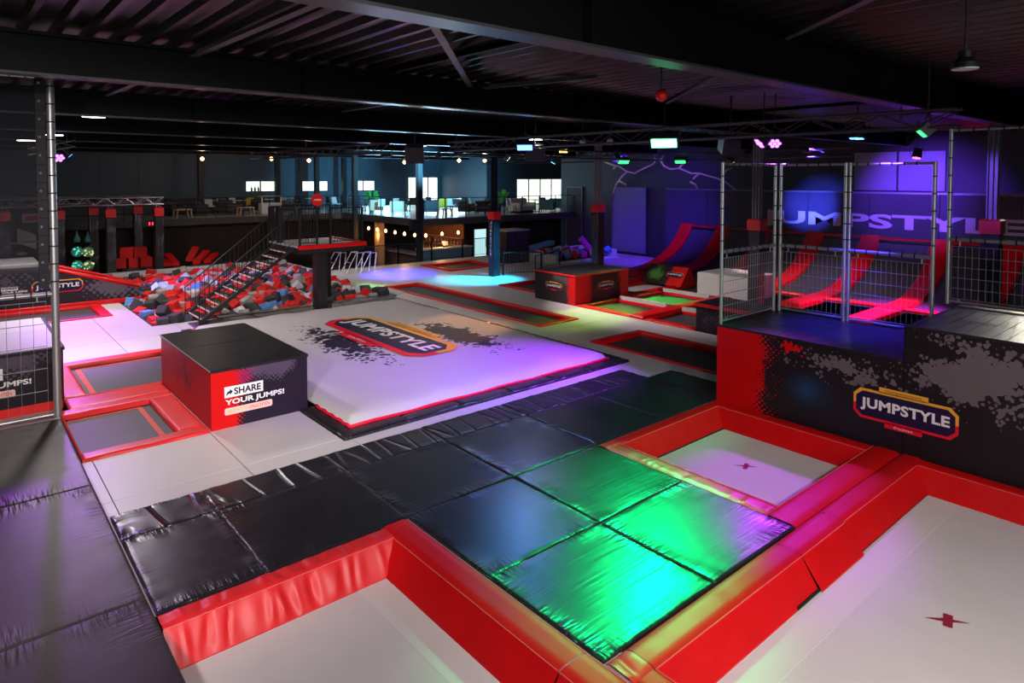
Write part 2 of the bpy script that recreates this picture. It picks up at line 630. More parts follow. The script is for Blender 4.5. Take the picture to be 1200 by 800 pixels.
def logo(parent, org, ux, uy, off, tabs=True, frame=0.075):
    """the park's emblem: eight-sided frame yellow above and red below, navy field, white letters, two tabs.
    org is the lower left corner of the frame, ux/uy its full width and height, off the step out of the surface"""
    org, ux, uy, off = Vector(org), Vector(ux), Vector(uy), Vector(off)
    W, Hh = ux.length, uy.length
    cx, cy = .07, .07 * W / Hh * 1.0
    cy = min(cy, .28)
    outer = [(cx, 0), (1 - cx, 0), (1, cy), (1, 1 - cy), (1 - cx, 1), (cx, 1), (0, 1 - cy), (0, cy)]
    fx, fy = frame * Hh / W * 1.15, frame * 1.15
    low = [(cx, 0), (1 - cx, 0), (1, cy), (1, .48), (0, .48), (0, cy)]
    up = [(0, .48), (1, .48), (1, 1 - cy), (1 - cx, 1), (cx, 1), (0, 1 - cy)]
    flat(M['logo_red'], parent, org + off, ux, uy, low, 'emblem_frame')
    flat(M['yellow'], parent, org + off, ux, uy, up, 'emblem_frame')
    inner = [(.5 + (a - .5) * (1 - 2 * fx), .5 + (b - .5) * (1 - 2 * fy)) for a, b in outer]
    flat(M['navy'], parent, org + off * 2, ux, uy, inner, 'emblem_field')
    if tabs:
        flat(M['yellow'], parent, org + off, ux, uy, [(.26, .97), (.73, .97), (.73, 1.15), (.26, 1.15)], 'emblem_tab')
        flat(M['logo_red'], parent, org + off, ux, uy, [(.32, -.15), (.68, -.15), (.68, .03), (.32, .03)], 'emblem_tab')
        lettering('trampolinepark', M['navy'], parent, org + off * 3 + ux * .32 + uy * 1.01, ux * .35, uy * .10, bold=0, spacing=1.25)
        lettering('drachten', M['white'], parent, org + off * 3 + ux * .41 - uy * .10, ux * .18, uy * .08, bold=0, spacing=1.2)
    lettering('JUMPSTYLE', M['white'], parent, org + off * 3 + ux * .075 + uy * .27, ux * .85, uy * .44, bold=0.035, spacing=1.05)

# ------------------------------------------------------------------ the hall
DECK_BACK = 27.7
# rectangles of the deck that are taken up by trampolines, pit and air bag (x0, x1, y0, y1)
HOLES = [
    (1.42, 3.86, -1.0, 6.92), (4.45, 10.92, -1.0, 3.72), (7.62, 10.92, 3.72, 6.9),
    (1.42, 3.22, 11.36, 14.02), (1.50, 4.62, 14.02, 17.62),
    (4.72, 11.75, 9.62, 19.35),
    (12.35, 14.3, 3.0, 11.42), (12.55, 14.1, 13.45, 22.2),
    (15.45, 27.4, 3.4, 14.93), (18.2, 27.4, 14.93, 19.6),
    (16.1, 18.1, 16.92, 19.7), (16.9, 19.9, 24.0, 26.5),
    (4.3, 12.0, 20.55, 31.5), (-4.0, 3.75, 22.85, 25.15),
]


def rect_minus(r, holes):
    out = [r]
    for h in holes:
        nxt = []
        for a in out:
            x0, x1, y0, y1 = a
            hx0, hx1, hy0, hy1 = max(x0, h[0]), min(x1, h[1]), max(y0, h[2]), min(y1, h[3])
            if hx0 >= hx1 or hy0 >= hy1:
                nxt.append(a)
                continue
            if y0 < hy0: nxt.append((x0, x1, y0, hy0))
            if hy1 < y1: nxt.append((x0, x1, hy1, y1))
            if x0 < hx0: nxt.append((x0, hx0, hy0, hy1))
            if hx1 < x1: nxt.append((hx1, x1, hy0, hy1))
        out = nxt
    return [q for q in out if q[1] - q[0] > .02 and q[3] - q[2] > .02]


b = MB().box(-9, 39, -8, 50, -1.4, -1.2)
floor = struct(b.build('floor', M['ground'], origin=(0, 0, -1.2)))
b = MB()
for q in rect_minus((-6.7, 28.0, -1.0, DECK_BACK), HOLES):
    b.box(q[0], q[1], q[2], q[3], -0.12, -0.012)
deck = struct(b.build('floor', M['joint'], origin=(0, 0, 0)))
# the deck is faced with grey panels
xs = [3.2 + 1.65 * k for k in range(-6, 16)]
ys = [9.75 + 3.2 * k for k in range(-4, 6)] + [DECK_BACK]
for i in range(len(xs) - 1):
    for j in range(len(ys) - 1):
        b = MB()
        x0, x1, y0, y1 = xs[i], xs[i + 1], ys[j], ys[j + 1]
        for q in rect_minus((x0, x1, y0, y1), HOLES):
            g = .007
            b.box(q[0] + (g if q[0] == x0 else 0), q[1] - (g if q[1] == x1 else 0), q[2] + (g if q[2] == y0 else 0), q[3] - (g if q[3] == y1 else 0), -.012, 0.0)
        if b.v:
            b.build('deck_panel', M['deck'], deck)
# fascia of the deck down to the hall floor
b = MB().box(-6.7, 28.0, DECK_BACK, DECK_BACK + .06, -1.2, -.01)
struct(b.build('trim_1', M['fascia']))


def slab(name, x0, x1, y0, y1, z0, z1, m):
    return struct(MB().box(x0, x1, y0, y1, z0, z1).build(name, m))


# walls
slab('wall_left', -9.3, -9, -8, 50, -1.2, 6.1, M['wall_dark'])
wf = slab('wall_front', -9, 39, -8.3, -8, -1.2, 6.1, M['wall_dark'])
slab('wall_right', 29, 29.3, -8, 29.3, -1.2, 6.1, M['wall_dark'])
slab('wall_right_return', 29.3, 39, 29.0, 29.3, -1.2, 6.1, M['wall_dark'])
slab('wall_cafe_side', 38.7, 39, 29.3, 38, -1.2, 6.1, M['wall_blue'])
slab('wall_back_cafe', 30.0, 39, 38, 38.3, -1.2, 6.1, M['wall_blue'])
slab('wall_step', 30.0, 30.3, 38.3, 44, -1.2, 6.1, M['wall_blue'])
wb = slab('wall_back', -9, 30.3, 44, 44.3, -1.2, 6.1, M['wall_blue'])
slab('wall_under_cafe', -9, 29.2, 41.0, 41.2, -1.2, 1.7, M['wall_brown'])
# cladding panels of the back wall: proud vertical cassettes with open joints
b = None
for k in range(20):
    for (z0, z1) in ((2.06, 3.05), (3.07, 4.35), (4.37, 5.9)):
        x0 = -8.9 + k * 1.95
        hole = []
        if z0 == 3.07:
            hole = [(13.9 + 0, 16.6), (17.9, 20.4), (21.5, 24.2)]
        if any(x0 < h[1] and x0 + 1.93 > h[0] for h in hole):
            continue
        if x0 + 1.93 > 26.7 and z0 < 4.36:
            continue
        MB().box(x0, x0 + 1.93, 43.96, 44.0, z0, z1).build('cladding_panel', M['wall_blue'], wb)

# corrugated steel ceiling, ribs along y
b = MB()
prof = []
x = -9.0
while x < 39:
    prof += [(x, 6.03), (x + .12, 6.03), (x + .16, 5.95), (x + .225, 5.95), (x + .265, 6.03)]
    x += .33
n = len(prof)
b.add([(p[0], -8, p[1]) for p in prof] + [(p[0], 50, p[1]) for p in prof], [(i, i + 1, n + i + 1, n + i) for i in range(n - 1)])
b.box(-9, 39, -8, 50, 6.1, 6.2)
struct(b.build('ceiling', M['ceil'], origin=(0, 0, 5.9)))

# roof beams along x, standing on the row of columns
beam_no = 2
for Y in (-2.0, 4.0, 9.95, 15.95, 22.0, 28.0, 34.0, 40.0):
    x1 = 28.95 if Y < 29 else 38.6
    if Y > 38: x1 = 29.9
    zb = 5.30 if Y < 5 else 5.42
    b = MB()
    b.box(-8.95, x1, Y - .012, Y + .012, zb + .025, 5.90)
    b.box(-8.95, x1, Y - .13, Y + .13, 5.90, 5.945)
    xx = -8
    while xx < x1:
        b.box(xx, xx + .012, Y - .12, Y + .12, zb + .025, 5.9)
        xx += 6.1
    bo = struct(b.build('trim_%d' % beam_no, M['beam']))
    MB().box(-8.95, x1, Y - .13, Y + .13, zb, zb + .025).build('flange', M['flange'], bo)
    beam_no += 1

# wind braces and purlins under the ceiling
BR = [((385, 0), (213, 73), 5.85), ((503, 22), (553, 105), 5.85), ((1020, 0), (918, 48), 5.85), ((850, 85), (780, 122), 5.85), ((155, 100), (112, 118), 5.85), ((465, 121), (380, 135), 5.85), ((700, 92), (560, 105), 5.85)]
for (a, c, z) in BR:
    pa, pc = G(a[0], a[1], z), G(c[0], c[1], z)
    d = (pc - pa).normalized()
    nrm = Vector((-d.y, d.x, 0)) * .05
    b = MB()
    b.add([pa - nrm, pa + nrm, pc + nrm, pc - nrm, pa - nrm + Vector((0, 0, .012)), pa + nrm + Vector((0, 0, .012)), pc + nrm + Vector((0, 0, .012)), pc - nrm + Vector((0, 0, .012))],
          [(0, 1, 2, 3), (7, 6, 5, 4), (0, 4, 5, 1), (1, 5, 6, 2), (2, 6, 7, 3), (3, 7, 4, 0)])
    up = Vector((0, 0, .08))
    b.add([pa, pc, pc + up, pa + up], [(0, 1, 2, 3)])
    o = b.build('roof_brace', M['brace'])
    struct(o)
for X in (-5.0, 5.5, 16.0):
    b = MB().box(X - .04, X + .04, -7.9, 43.9, 5.86, 5.94)
    struct(b.build('roof_purlin', M['beam']))

# columns
COLS = [((17.6, 4.25), 'black'), ((17.6, 9.84), 'steel'), ((18.9, 17.1), 'steel'), ((17.58, 21.75), 'dark'), ((17.95, 28.25), 'dark')]


def column(x, y, zb, padz, red, name_label, lit):
    t = thing('steel_column', name_label, 'column', (x, y, zb), 'steel columns of the hall')
    r = .10
    b = MB()
    b.box(x - r, x + r, y - r, y - r + .02, zb, 5.42)
    b.box(x - r, x + r, y + r - .02, y + r, zb, 5.42)
    b.box(x - .01, x + .01, y - r, y + r, zb, 5.42)
    b.box(x - r, x + r, y - .012, y + .012, zb, 5.42)
    b.build('shaft', M['column'] if lit else M['black_metal'], t)
    MB().cbox(x - .17, x + .17, y - .17, y + .17, zb, padz, .02).build('pad_sleeve', M['black_mat'], t)
    if red:
        MB().cbox(x - .20, x + .20, y - .20, y + .20, padz, padz + .32, .03).build('red_collar', M['red_pad'], t)['label'] = 'bright red padded collar'
    return t


column(17.6, 4.25, 0, 2.95, True, 'steel column with black padding and red collar behind the tallest fence panel', True)
column(17.6, 9.84, 0, 2.68, True, 'grey steel column with red collar behind the short fence panel of the black platform', True)
column(18.9, 17.1, 0, 2.85, True, 'grey steel column with red collar standing behind the red and black jump box', True)
jc = column(17.58, 21.75, 0, 2.40, True, 'padded black column with upright white letters and a red collar', False)
for k, ch in enumerate('JUMPSTYLE'):
    z = 2.20 - k * .165
    ux = Vector((cos(-.6), sin(-.6), 0)) * .10
    lettering(ch, M['white'], jc, (17.58 - .17 - .012, 21.75 + .05, z), (0, -.10, 0), (0, 0, .12), bold=.02)
for (x, y, lab) in ((17.98, 28.2, 'black column carrying the corner of the cafe balcony'), (17.6, 34.3, 'black column rising through the cafe balcony beside its left edge')):
    t = thing('steel_column', lab, 'column', (x, y, -1.2))
    MB().box(x - .13, x + .13, y - .13, y + .13, -1.2, 5.42).build('shaft', M['black_metal'], t)
    MB().box(x - .25, x + .25, y - .25, y + .25, -1.2, -1.17).build('base_plate', M['black_metal'], t)
for px in (235, 325, 371, 403):
    p = GY(px, 200, 41.6)
    t = thing('steel_column', 'slim dark column standing on the cafe floor before the pale back wall', 'column', (p.x, 41.6, 2.05), 'slim columns of the cafe')
    MB().box(p.x - .14, p.x + .14, 41.46, 41.74, 2.05, 5.42 + .48).build('shaft', M['black_metal'], t)
    MB().box(p.x - .22, p.x + .22, 41.4, 41.8, 2.05, 2.08).build('base_plate', M['black_metal'], t)

# windows (numbered pieces of the setting)
def window(n, x0, x1, z0, z1, Y, mull, pane=None, name='window'):
    w_ = struct(MB().box(x0 - .06, x1 + .06, Y - .10, Y - .005, z0 - .06, z0).box(x0 - .06, x1 + .06, Y - .10, Y - .005, z1, z1 + .06).box(x0 - .06, x0, Y - .10, Y - .005, z0, z1).box(x1, x1 + .06, Y - .10, Y - .005, z0, z1).build('%s_%d' % (name, n), M['frame']))
    wd = (x1 - x0) / mull
    for k in range(mull):
        MB().box(x0 + k * wd + (.04 if k else 0), x0 + (k + 1) * wd - (.04 if k < mull - 1 else 0), Y - .05, Y - .03, z0, z1).build('pane', pane or M['pane'], w_)
        if k:
            MB().box(x0 + k * wd - .04, x0 + k * wd + .04, Y - .09, Y - .005, z0, z1).build('mullion', M['frame'], w_)
    return w_


wn = 1
for (a, c) in (((288, 224), (321, 212.5)), ((354, 223.5), (383, 212.5)), ((412, 223), (438, 212))):
    p, q = GY(*a, 43.95), GY(*c, 43.95)
    window(wn, p.x, q.x, p.z, q.z, 43.95, 2)
    wn += 1
p, q = GY(478, 232, 43.95), GY(512, 208, 43.95)
window(wn, p.x, q.x, 2.35, q.z, 43.95, 3); wn += 1
p, q = GY(605, 240, 37.98), GY(658, 210, 37.98)
window(wn, p.x, q.x, max(p.z, 2.12), q.z, 37.98, 4); wn += 1
# glazed doors under the balcony
dn = 1
for (xa, xb) in ((555, 569), (574, 591), (593.5, 600)):
    p, q = GY(xa, 300, 34.0), GY(xb, 268, 34.0)
    d_ = window(dn, p.x, q.x, -1.15, q.z, 34.0, 1, M['pane_dim'], 'door')
    MB().box(q.x - .10, q.x - .07, 33.84, 33.88, -.35, .15).build('door_handle', M['steel'], d_)
    dn += 1
slab('wall_under_cafe_doors', 22.0, 29.0, 34.0, 34.2, -1.2, 1.7, M['wall_brown'])
# unseen windows added behind the camera to brighten the foreground
for k in range(4):
    x0 = -6.2 + 4.0 * k
    w_ = struct(MB().box(x0, x0 + 3.6, -8.0, -7.93, 2.2, 2.26).box(x0, x0 + 3.6, -8.0, -7.93, 4.94, 5.0).box(x0, x0 + .06, -8.0, -7.93, 2.26, 4.94).box(x0 + 3.54, x0 + 3.6, -8.0, -7.93, 2.26, 4.94).build('window_%d' % wn, M['frame']))
    MB().box(x0 + .06, x0 + 3.54, -7.98, -7.96, 2.26, 4.94).build('pane', M['pane_dim'], w_)
    wn += 1

# cafe balcony
b = MB()
b.box(-9, 18.0, 36.2, 44, 1.98, 2.05)
b.box(18.0, 29.0, 28.25, 44, 1.98, 2.05)
b.box(29.0, 30.0, 29.3, 44, 1.98, 2.05)
b.box(30.0, 38.7, 29.3, 38, 1.98, 2.05)
struct(b.build('floor', M['mezz_floor'], origin=(18, 36, 2.05)))
b = MB().box(-9, 18.0, 36.2, 44, 1.86, 1.975).box(18.0, 29.0, 28.25, 44, 1.86, 1.975).box(29.0, 38.7, 29.3, 38, 1.86, 1.975)
struct(b.build('ceiling', M['fascia'], origin=(18, 36, 1.8)), 'dark underside of the cafe balcony')
b = MB().box(-9, 18.0, 36.12, 36.2, 1.72, 2.06)
b.box(17.86, 17.98, 28.17, 36.12, 1.70, 2.06)
b.box(17.98, 28.99, 28.15, 28.25, 1.70, 2.06)
struct(b.build('trim_20', M['fascia']))
# balcony railing: thin posts with wires
def wire_rail(p0, p1, n, label):
    p0, p1 = Vector(p0), Vector(p1)
    t = thing('balcony_railing', label, 'railing', p0)
    for k in range(n + 1):
        q = p0.lerp(p1, k / n)
        MB().box(q.x - .02, q.x + .02, q.y - .02, q.y + .02, q.z, q.z + 1.02).build('post', M['black_metal'], t)
    MB().tube(p0 + Vector((0, 0, 1.02)), p1 + Vector((0, 0, 1.02)), .02, 6).build('handrail', M['black_metal'], t)
    b = MB()
    for z in (.2, .4, .6, .8):
        b.tube(p0 + Vector((0, 0, z)), p1 + Vector((0, 0, z)), .004, 4)
    b.build('wires', M['steel_wire'], t)


wire_rail((-2.0, 36.25, 2.06), (17.7, 36.25, 2.06), 14, 'dark wire railing along the balcony edge behind the padded posts')
wire_rail((18.08, 28.5, 2.06), (18.08, 36.0, 2.06), 6, 'dark wire railing on the balcony edge beside the beige armchairs')
wire_rail((18.3, 28.32, 2.06), (28.9, 28.32, 2.06), 8, 'dark wire railing on the balcony edge above the white lettered column')

# ------------------------------------------------------------------ foreground mats
GX_ = [1.43, 2.48, 4.21, 5.91, 7.63, 9.34, 10.98, 11.85]
GAP = .006


def mat_obj(x0, x1, y0, y1, z, label, group, seed, m='black_mat', n=22, wr=.006):
    b = MB().cushion(x0 + GAP, x1 - GAP, y0 + GAP, y1 - GAP, -.012 if z < .09 else .0, z, n, seed, .012, wr * .5)
    o = b.build('floor_mat', M[m], smooth='auto')
    return tag(o, label, 'mat', group)


sd = 1
ZM = .035
strip = [(1.43, 2.48), (2.48, 4.21), (4.21, 5.93), (5.93, 7.66), (7.66, 9.34), (9.34, 11.04)]
strip_lab = ['end narrow mat, short and pale-sheened, touching the charcoal mats', 'narrow creased mat beside the grey deck, second from the charcoal mats', 'narrow mat facing the near corner of the air bag border', 'narrow mat with many cross folds along the purple lit deck strip', 'narrow blue-sheened mat along the purple lit deck strip', 'narrow dark mat ending at the outer corner of the air bag border']
for k_, (a, c) in enumerate(strip):
    mat_obj(a, c, 8.57, 9.28, ZM, strip_lab[k_], 'narrow mats along the deck', sd, 'strip_mat', n=14, wr=.009); sd += 1
rowB = ['small black mat touching the big charcoal mats at the end of the walkway', 'worn black mat whose lower edge meets the wrinkled red pad',
        'black mat at the inner corner of the red pads', 'black mat with bluish sheen between the narrow strip and two green mats',
        'black mat with green sheen next to the marked white trampoline pads', 'black mat with a bright green edge running up to the printed platform', 'narrow pale-sheened mat at the walkway end beside the printed platform']
for k in range(7):
    mat_obj(GX_[k], GX_[k + 1], 6.90, 8.57, ZM, rowB[k], 'square mats of the walkway', sd); sd += 1
mat_obj(4.21, 5.91, 5.29, 6.90, ZM, 'teal-sheened black mat beside the long red pad, second from its corner', 'square mats of the walkway', sd); sd += 1
mat_obj(5.91, 7.63, 5.29, 6.90, ZM, 'bright green lit mat beside the marked white trampoline', 'square mats of the walkway', sd); sd += 1
mat_obj(4.21, 5.91, 3.71, 5.29, ZM, 'green lit mat filling the corner between two red pads', 'square mats of the walkway', sd); sd += 1
mat_obj(5.91, 7.63, 3.71, 5.29, ZM, 'brightest green mat with a mirror glare and a blue rim', 'square mats of the walkway', sd); sd += 1
# raised charcoal mats on the left
for (y0, y1, lab) in ((3.0, 7.16, 'large charcoal mat lowest of the raised row, beside the wrinkled red pad'), (7.16, 10.31, 'large charcoal mat in the middle of the raised row with two creases'), (10.31, 13.52, 'large charcoal mat under the tall steel fence post, striped by purple light')):
    mat_obj(-1.9, 1.405, y0, y1, .075, lab, 'raised charcoal mats', sd, 'black_mat2', 26, .005); sd += 1


# ------------------------------------------------------------------ red pads and beds
def strip_pad(parent, p0, p1, inward, w, slope, depth, m='red', seg=26, wr=.008, seed=0, name='pad', lift=.03, z_in=None, top=True):
    """flat top strip of width w from the outer line p0-p1, then a slope going down to the bed"""
    p0, p1, inw = Vector(p0), Vector(p1), Vector(inward)
    L = (p1 - p0).length
    rnd = random.Random(seed + 99)
    ph = [(rnd.uniform(6, 26), rnd.uniform(0, 6.3), rnd.uniform(.3, 1)) for _ in range(5)]

    def wave(s):
        return sum(a * sin(f * s + q) for f, q, a in ph) / 2
    folds = [(rnd.uniform(0, L), rnd.uniform(.018, .045), rnd.uniform(.4, 1.1) * rnd.choice((1, 1, -1)), rnd.uniform(-.12, .12)) for _ in range(int(L * 6))]

    def fold(s, v):
        return sum(a * exp(-((s - c - k * (v - .5)) / wd) ** 2) for c, wd, a, k in folds if abs(s - c) < .25)
    seg = max(4, int(L * (44 if wr > .008 else 12)))
    out = []
    if top and w > 0:
        b = MB()

        def fn(u, v):
            s = u * L
            edge = min(v, 1 - v)
            z = lift - .022 * max(0, 1 - edge * w / .03) ** 2 + wr * (.35 * wave(s) + .7 * fold(s, v)) * sin(pi * min(1, v * .9 + .1))
            q = p0.lerp(p1, u) + inw * (w * v)
            return (q.x, q.y, z)
        b.grid(fn, seg, 6)
        q = [p0, p1, p1 + inw * w, p0 + inw * w]
        b.add([(c.x, c.y, -.05) for c in q] + [(c.x, c.y, .006) for c in q], [(0, 1, 2, 3), (0, 4, 5, 1), (1, 5, 6, 2), (2, 6, 7, 3), (3, 7, 4, 0)])
        out.append(b.build(name + '_top', M[m], parent, smooth='auto'))
    if slope:
        b = MB()

        def fn2(u, v):
            s = u * L
            q = p0.lerp(p1, u) + inw * (w - .002 + slope * v + wr * (1.0 * wave(s + .13) + 1.3 * fold(s, v)) * max(0, sin(pi * v)) ** .6)
            return (q.x, q.y, .012 - (depth + .0) * v + .0)
        b.grid(fn2, seg, 8)
        q = [p0 + inw * w, p1 + inw * w]
        e = [p0 + inw * (w + slope), p1 + inw * (w + slope)]
        b.add([(e[0].x, e[0].y, .012 - depth), (e[1].x, e[1].y, .012 - depth), (e[1].x, e[1].y, -.03 - depth), (e[0].x, e[0].y, -.03 - depth)], [(0, 1, 2, 3)])
        o = b.build(name + '_slope', M[m], parent, smooth='auto')
        out.append(o)
        th = MB()
        pts = [(p0.lerp(p1, k / 12) + inw * w) for k in range(13)]
        th.path([(c.x, c.y, .014) for c in pts], .006, 5)
        th.build('seam', M['red_thread'], parent)
    return out


def mark(parent, pts_long, pts_thick, z):
    b = MB().add([(p[0], p[1], z) for p in pts_long], [tuple(range(len(pts_long)))])
    b.add([(p[0], p[1], z + .002) for p in pts_thick], [tuple(range(len(pts_thick)))])
    return b.build('x_mark', P('maroon_print', (0.28, 0.008, 0.03), .7), parent)


ZB = -.30
# left white trampoline
t = thing('trampoline', 'white trampoline between wrinkled red pads beside the charcoal mats', 'trampoline', (2.5, 4.0, ZB))
MB().box(1.44, 3.72, -.9, 6.5, ZB - .03, ZB).build('jump_bed', M['white_bed'], t)
MB().box(3.30, 3.66, -.9, 6.46, ZB, ZB + .003).build('hem', M['white_hem'], t)
strip_pad(t, (1.43, 6.89, 0), (3.86, 6.89, 0), (0, -1, 0), .26, .19, .30, 'red2', wr=.022, seed=3)
strip_pad(t, (4.20, 3.90, 0), (4.20, 6.89, 0), (-1, 0, 0), .35, .20, .30, 'red', wr=.006, seed=4)
strip_pad(t, (4.20, -.9, 0), (4.20, 3.885, 0), (-1, 0, 0), .35, .20, .30, 'red', wr=.006, seed=5)
MB().box(1.43, 3.9, 6.46, 6.52, ZB - .05, ZB + .012).box(3.66, 3.72, -.9, 6.46, ZB - .05, ZB + .012).build('bed_edge', M['black_rubber'], t)
# right white trampoline
t = thing('trampoline', 'large white trampoline with a maroon cross mark in front of the emblem wall', 'trampoline', (7.6, 1.4, ZB))
MB().box(4.6, 10.55, -.9, 3.24, ZB - .03, ZB).build('jump_bed', M['white_bed'], t)
MB().box(4.75, 10.45, 2.82, 3.18, ZB, ZB + .003).build('hem', M['white_hem'], t)
strip_pad(t, (4.22, 3.70, 0), (4.49, 3.70, 0), (0, -1, 0), .32, .0, .3, 'red2', wr=.02, seed=6)
strip_pad(t, (4.50, 3.70, 0), (7.10, 3.70, 0), (0, -1, 0), .32, .20, .3, 'red', wr=.008, seed=7)
strip_pad(t, (7.11, 3.70, 0), (8.20, 3.70, 0), (0, -1, 0), .32, .225, .29, 'red', wr=.005, seed=8)
strip_pad(t, (8.21, 3.70, 0), (10.66, 3.70, 0), (0, -1, 0), .30, .20, .3, 'red', wr=.004, seed=9)
strip_pad(t, (10.67, 3.70, 0), (10.9, 3.70, 0), (0, -1, 0), .30, .0, .3, 'red', wr=.004, seed=19)
strip_pad(t, (10.9, -.9, 0), (10.9, 3.40, 0), (-1, 0, 0), .25, .17, .3, 'red', wr=.004, seed=10)
strip_pad(t, (4.22, -.9, 0), (4.22, 3.38, 0), (1, 0, 0), .28, .18, .3, 'red', wr=.005, seed=11)
MB().box(4.6, 10.5, 3.2, 3.26, ZB - .05, ZB + .012).build('bed_edge', M['black_rubber'], t)
MB().tube((6.62, 3.19, ZB + .02), (8.1, 3.19, ZB + .02), .02, 6).build('frame_tube', M['black_metal'], t)
mark(t, [(7.50, 2.30), (7.60, 2.12), (7.76, 1.95), (7.66, 2.15)], [(7.73, 2.19), (7.75, 2.11), (7.53, 2.05), (7.51, 2.13)], ZB + .005)
# marked trampoline beside the platform
t = thing('trampoline', 'white trampoline with a small maroon cross between purple lit pads and the red wall', 'trampoline', (9.2, 5.35, ZB))
MB().box(7.98, 10.55, 4.2, 6.5, ZB - .03, ZB).build('jump_bed', M['white_bed'], t)
strip_pad(t, (7.64, 4.10, 0), (7.64, 6.66, 0), (1, 0, 0), .32, .18, .3, 'red2', wr=.012, seed=12)
strip_pad(t, (7.64, 6.89, 0), (8.15, 6.89, 0), (0, -1, 0), .22, .0, .3, 'red2', wr=.012, seed=13)
strip_pad(t, (7.96, 6.89, 0), (10.9, 6.89, 0), (0, -1, 0), .22, .22, .3, 'red', wr=.004, seed=14)
strip_pad(t, (10.9, 4.1, 0), (10.9, 6.67, 0), (-1, 0, 0), .27, .16, .3, 'red', wr=.003, seed=15)
strip_pad(t, (7.64, 3.715, 0), (8.20, 3.715, 0), (0, 1, 0), .385, .18, .3, 'red', wr=.004, seed=16)
strip_pad(t, (8.21, 3.715, 0), (10.9, 3.715, 0), (0, 1, 0), .385, .18, .3, 'red', wr=.003, seed=17)
MB().box(7.98, 10.5, 6.43, 6.49, ZB - .05, ZB + .012).box(10.47, 10.53, 4.2, 6.43, ZB - .05, ZB + .012).build('bed_edge', M['black_rubber'], t)
mark(t, [(9.25, 5.52), (9.35, 5.36), (9.49, 5.20), (9.40, 5.38)], [(9.45, 5.43), (9.47, 5.37), (9.27, 5.29), (9.25, 5.35)], ZB + .005)


# ------------------------------------------------------------------ flat trampolines in the deck
def tramp(x0, x1, y0, y1, label, pw=(.22, .22, .22, .22), bed='black_bed', padm='red', stripes=None, group=None, zb=-.06, zp=.05):
    """pw: pad widths at x0, x1, y0, y1"""
    t = thing('trampoline', label, 'trampoline', ((x0 + x1) / 2, (y0 + y1) / 2, zb - .03), group)
    a, c, d, e = pw
    MB().box(x0 + a * .8, x1 - c * .8, y0 + d * .8, y1 - e * .8, zb - .03, zb).build('jump_bed', M[bed], t)
    k = int((x0 + y0) * 10)
    if d: MB().cushion(x0, x1, y0, y0 + d, -.05, zp, 8, k, .025, .004, .05).build('pad', M[padm], t, smooth='auto')
    if e: MB().cushion(x0, x1, y1 - e, y1, -.05, zp, 8, k + 1, .025, .004, .05).build('pad', M[padm], t, smooth='auto')
    if a: MB().cushion(x0, x0 + a, y0 + d + .005, y1 - e - .005, -.05, zp, 8, k + 2, .025, .004, .05).build('pad', M[padm], t, smooth='auto')
    if c: MB().cushion(x1 - c, x1, y0 + d + .005, y1 - e - .005, -.05, zp, 8, k + 3, .025, .004, .05).build('pad', M[padm], t, smooth='auto')
    for s in (stripes or []):
        MB().box(s[0], s[1], s[2], s[3], zb, zb + .004).build('stripe', M['orange'], t)
    return t


tramp(1.43, 3.21, 11.37, 14.01, 'black trampoline with an orange line under the end of the tall fence', (.03, .42, .30, .30), padm='red2', stripes=[(2.58, 2.66, 11.68, 13.7), (1.5, 2.58, 13.62, 13.69)])
tb = tramp(1.58, 4.61, 14.73, 17.61, 'black trampoline with an orange line behind the share box', (.38, .3, .04, .30), padm='red2', stripes=[(2.06, 2.16, 14.7, 17.2), (2.16, 4.2, 17.15, 17.22)])
MB().cushion(1.58, 3.22, 14.04, 14.72, -.05, .05, 8, 77, .025, .005, .05).build('pad', M['red2'], tb, smooth='auto')
tramp(12.36, 14.29, 6.95, 11.41, 'black purple-lit trampoline with red rim running behind the red end of the platform', (.06, .25, .2, .25))
tramp(12.56, 14.09, 13.46, 22.19, 'long narrow black trampoline with red rim beside the white air bag', (.06, .22, .25, .25))
tramp(16.11, 18.09, 16.93, 19.69, 'small dark trampoline with red rim left of the red and black jump box', (.2, .2, .2, .25))
tramp(16.91, 19.89, 24.01, 26.49, 'dark trampoline with red rim close to the balcony railing', (.3, .3, .3, .3))
tramp(-3.9, 3.74, 22.86, 25.14, 'long grey tumbling track in front of the printed ramp', (.2, .3, .06, .12), bed='black_bed')


# ------------------------------------------------------------------ the platform with the emblem
XW, XB = 10.90, 13.05
art = print_mat('platform_print', 1, 2, (0.012, 0.010, 0.013), [
    ((0.012, 0.05, 0.13), blob(5.15, .62, .55, .40, 500, .2, 2.0, gain=.55)),
    ((0.125, 0.105, 0.115), blob(2.75, 1.42, 1.05, .60, 9, 1.4, 2.9, rnd=.8, gain=1.3, dw=.9)),
    ((0.125, 0.105, 0.115), blob(4.5, 1.12, .9, .25, 9, 1.9, 4.6, rnd=.9, gain=.8, dw=.95)),
    ((0.012, 0.010, 0.013), blob(3.35, 1.72, .55, .26, 7, 1.6, 4.5, rnd=1.0, gain=1.0, dw=.9)),
    ((0.58, 0.003, 0.004), half_edge(5.62, .62, 1, 10, .75, 2.4, dw=1.3)),
    ((0.012, 0.010, 0.013), blob(5.86, .62, .16, .55, 10, 1.0, 5.0, gain=.6, dw=1.0)),
    ((0.58, 0.003, 0.004), blob(5.45, 1.28, .28, .12, 8, 1.5, 6.0, rnd=.8, gain=.8, dw=.8)),
], .38)
t = thing('jump_platform', 'black and red printed platform with yellow rimmed emblem and a raised step', 'platform', (12.0, 4.4, 0))
MB().box(XW, XW + .03, 3.685, 6.86, .0, 1.42).build('front_panel', art, t)
MB().box(XW, XW + .03, -.9, 3.675, .0, 1.95).build('front_panel', art, t)
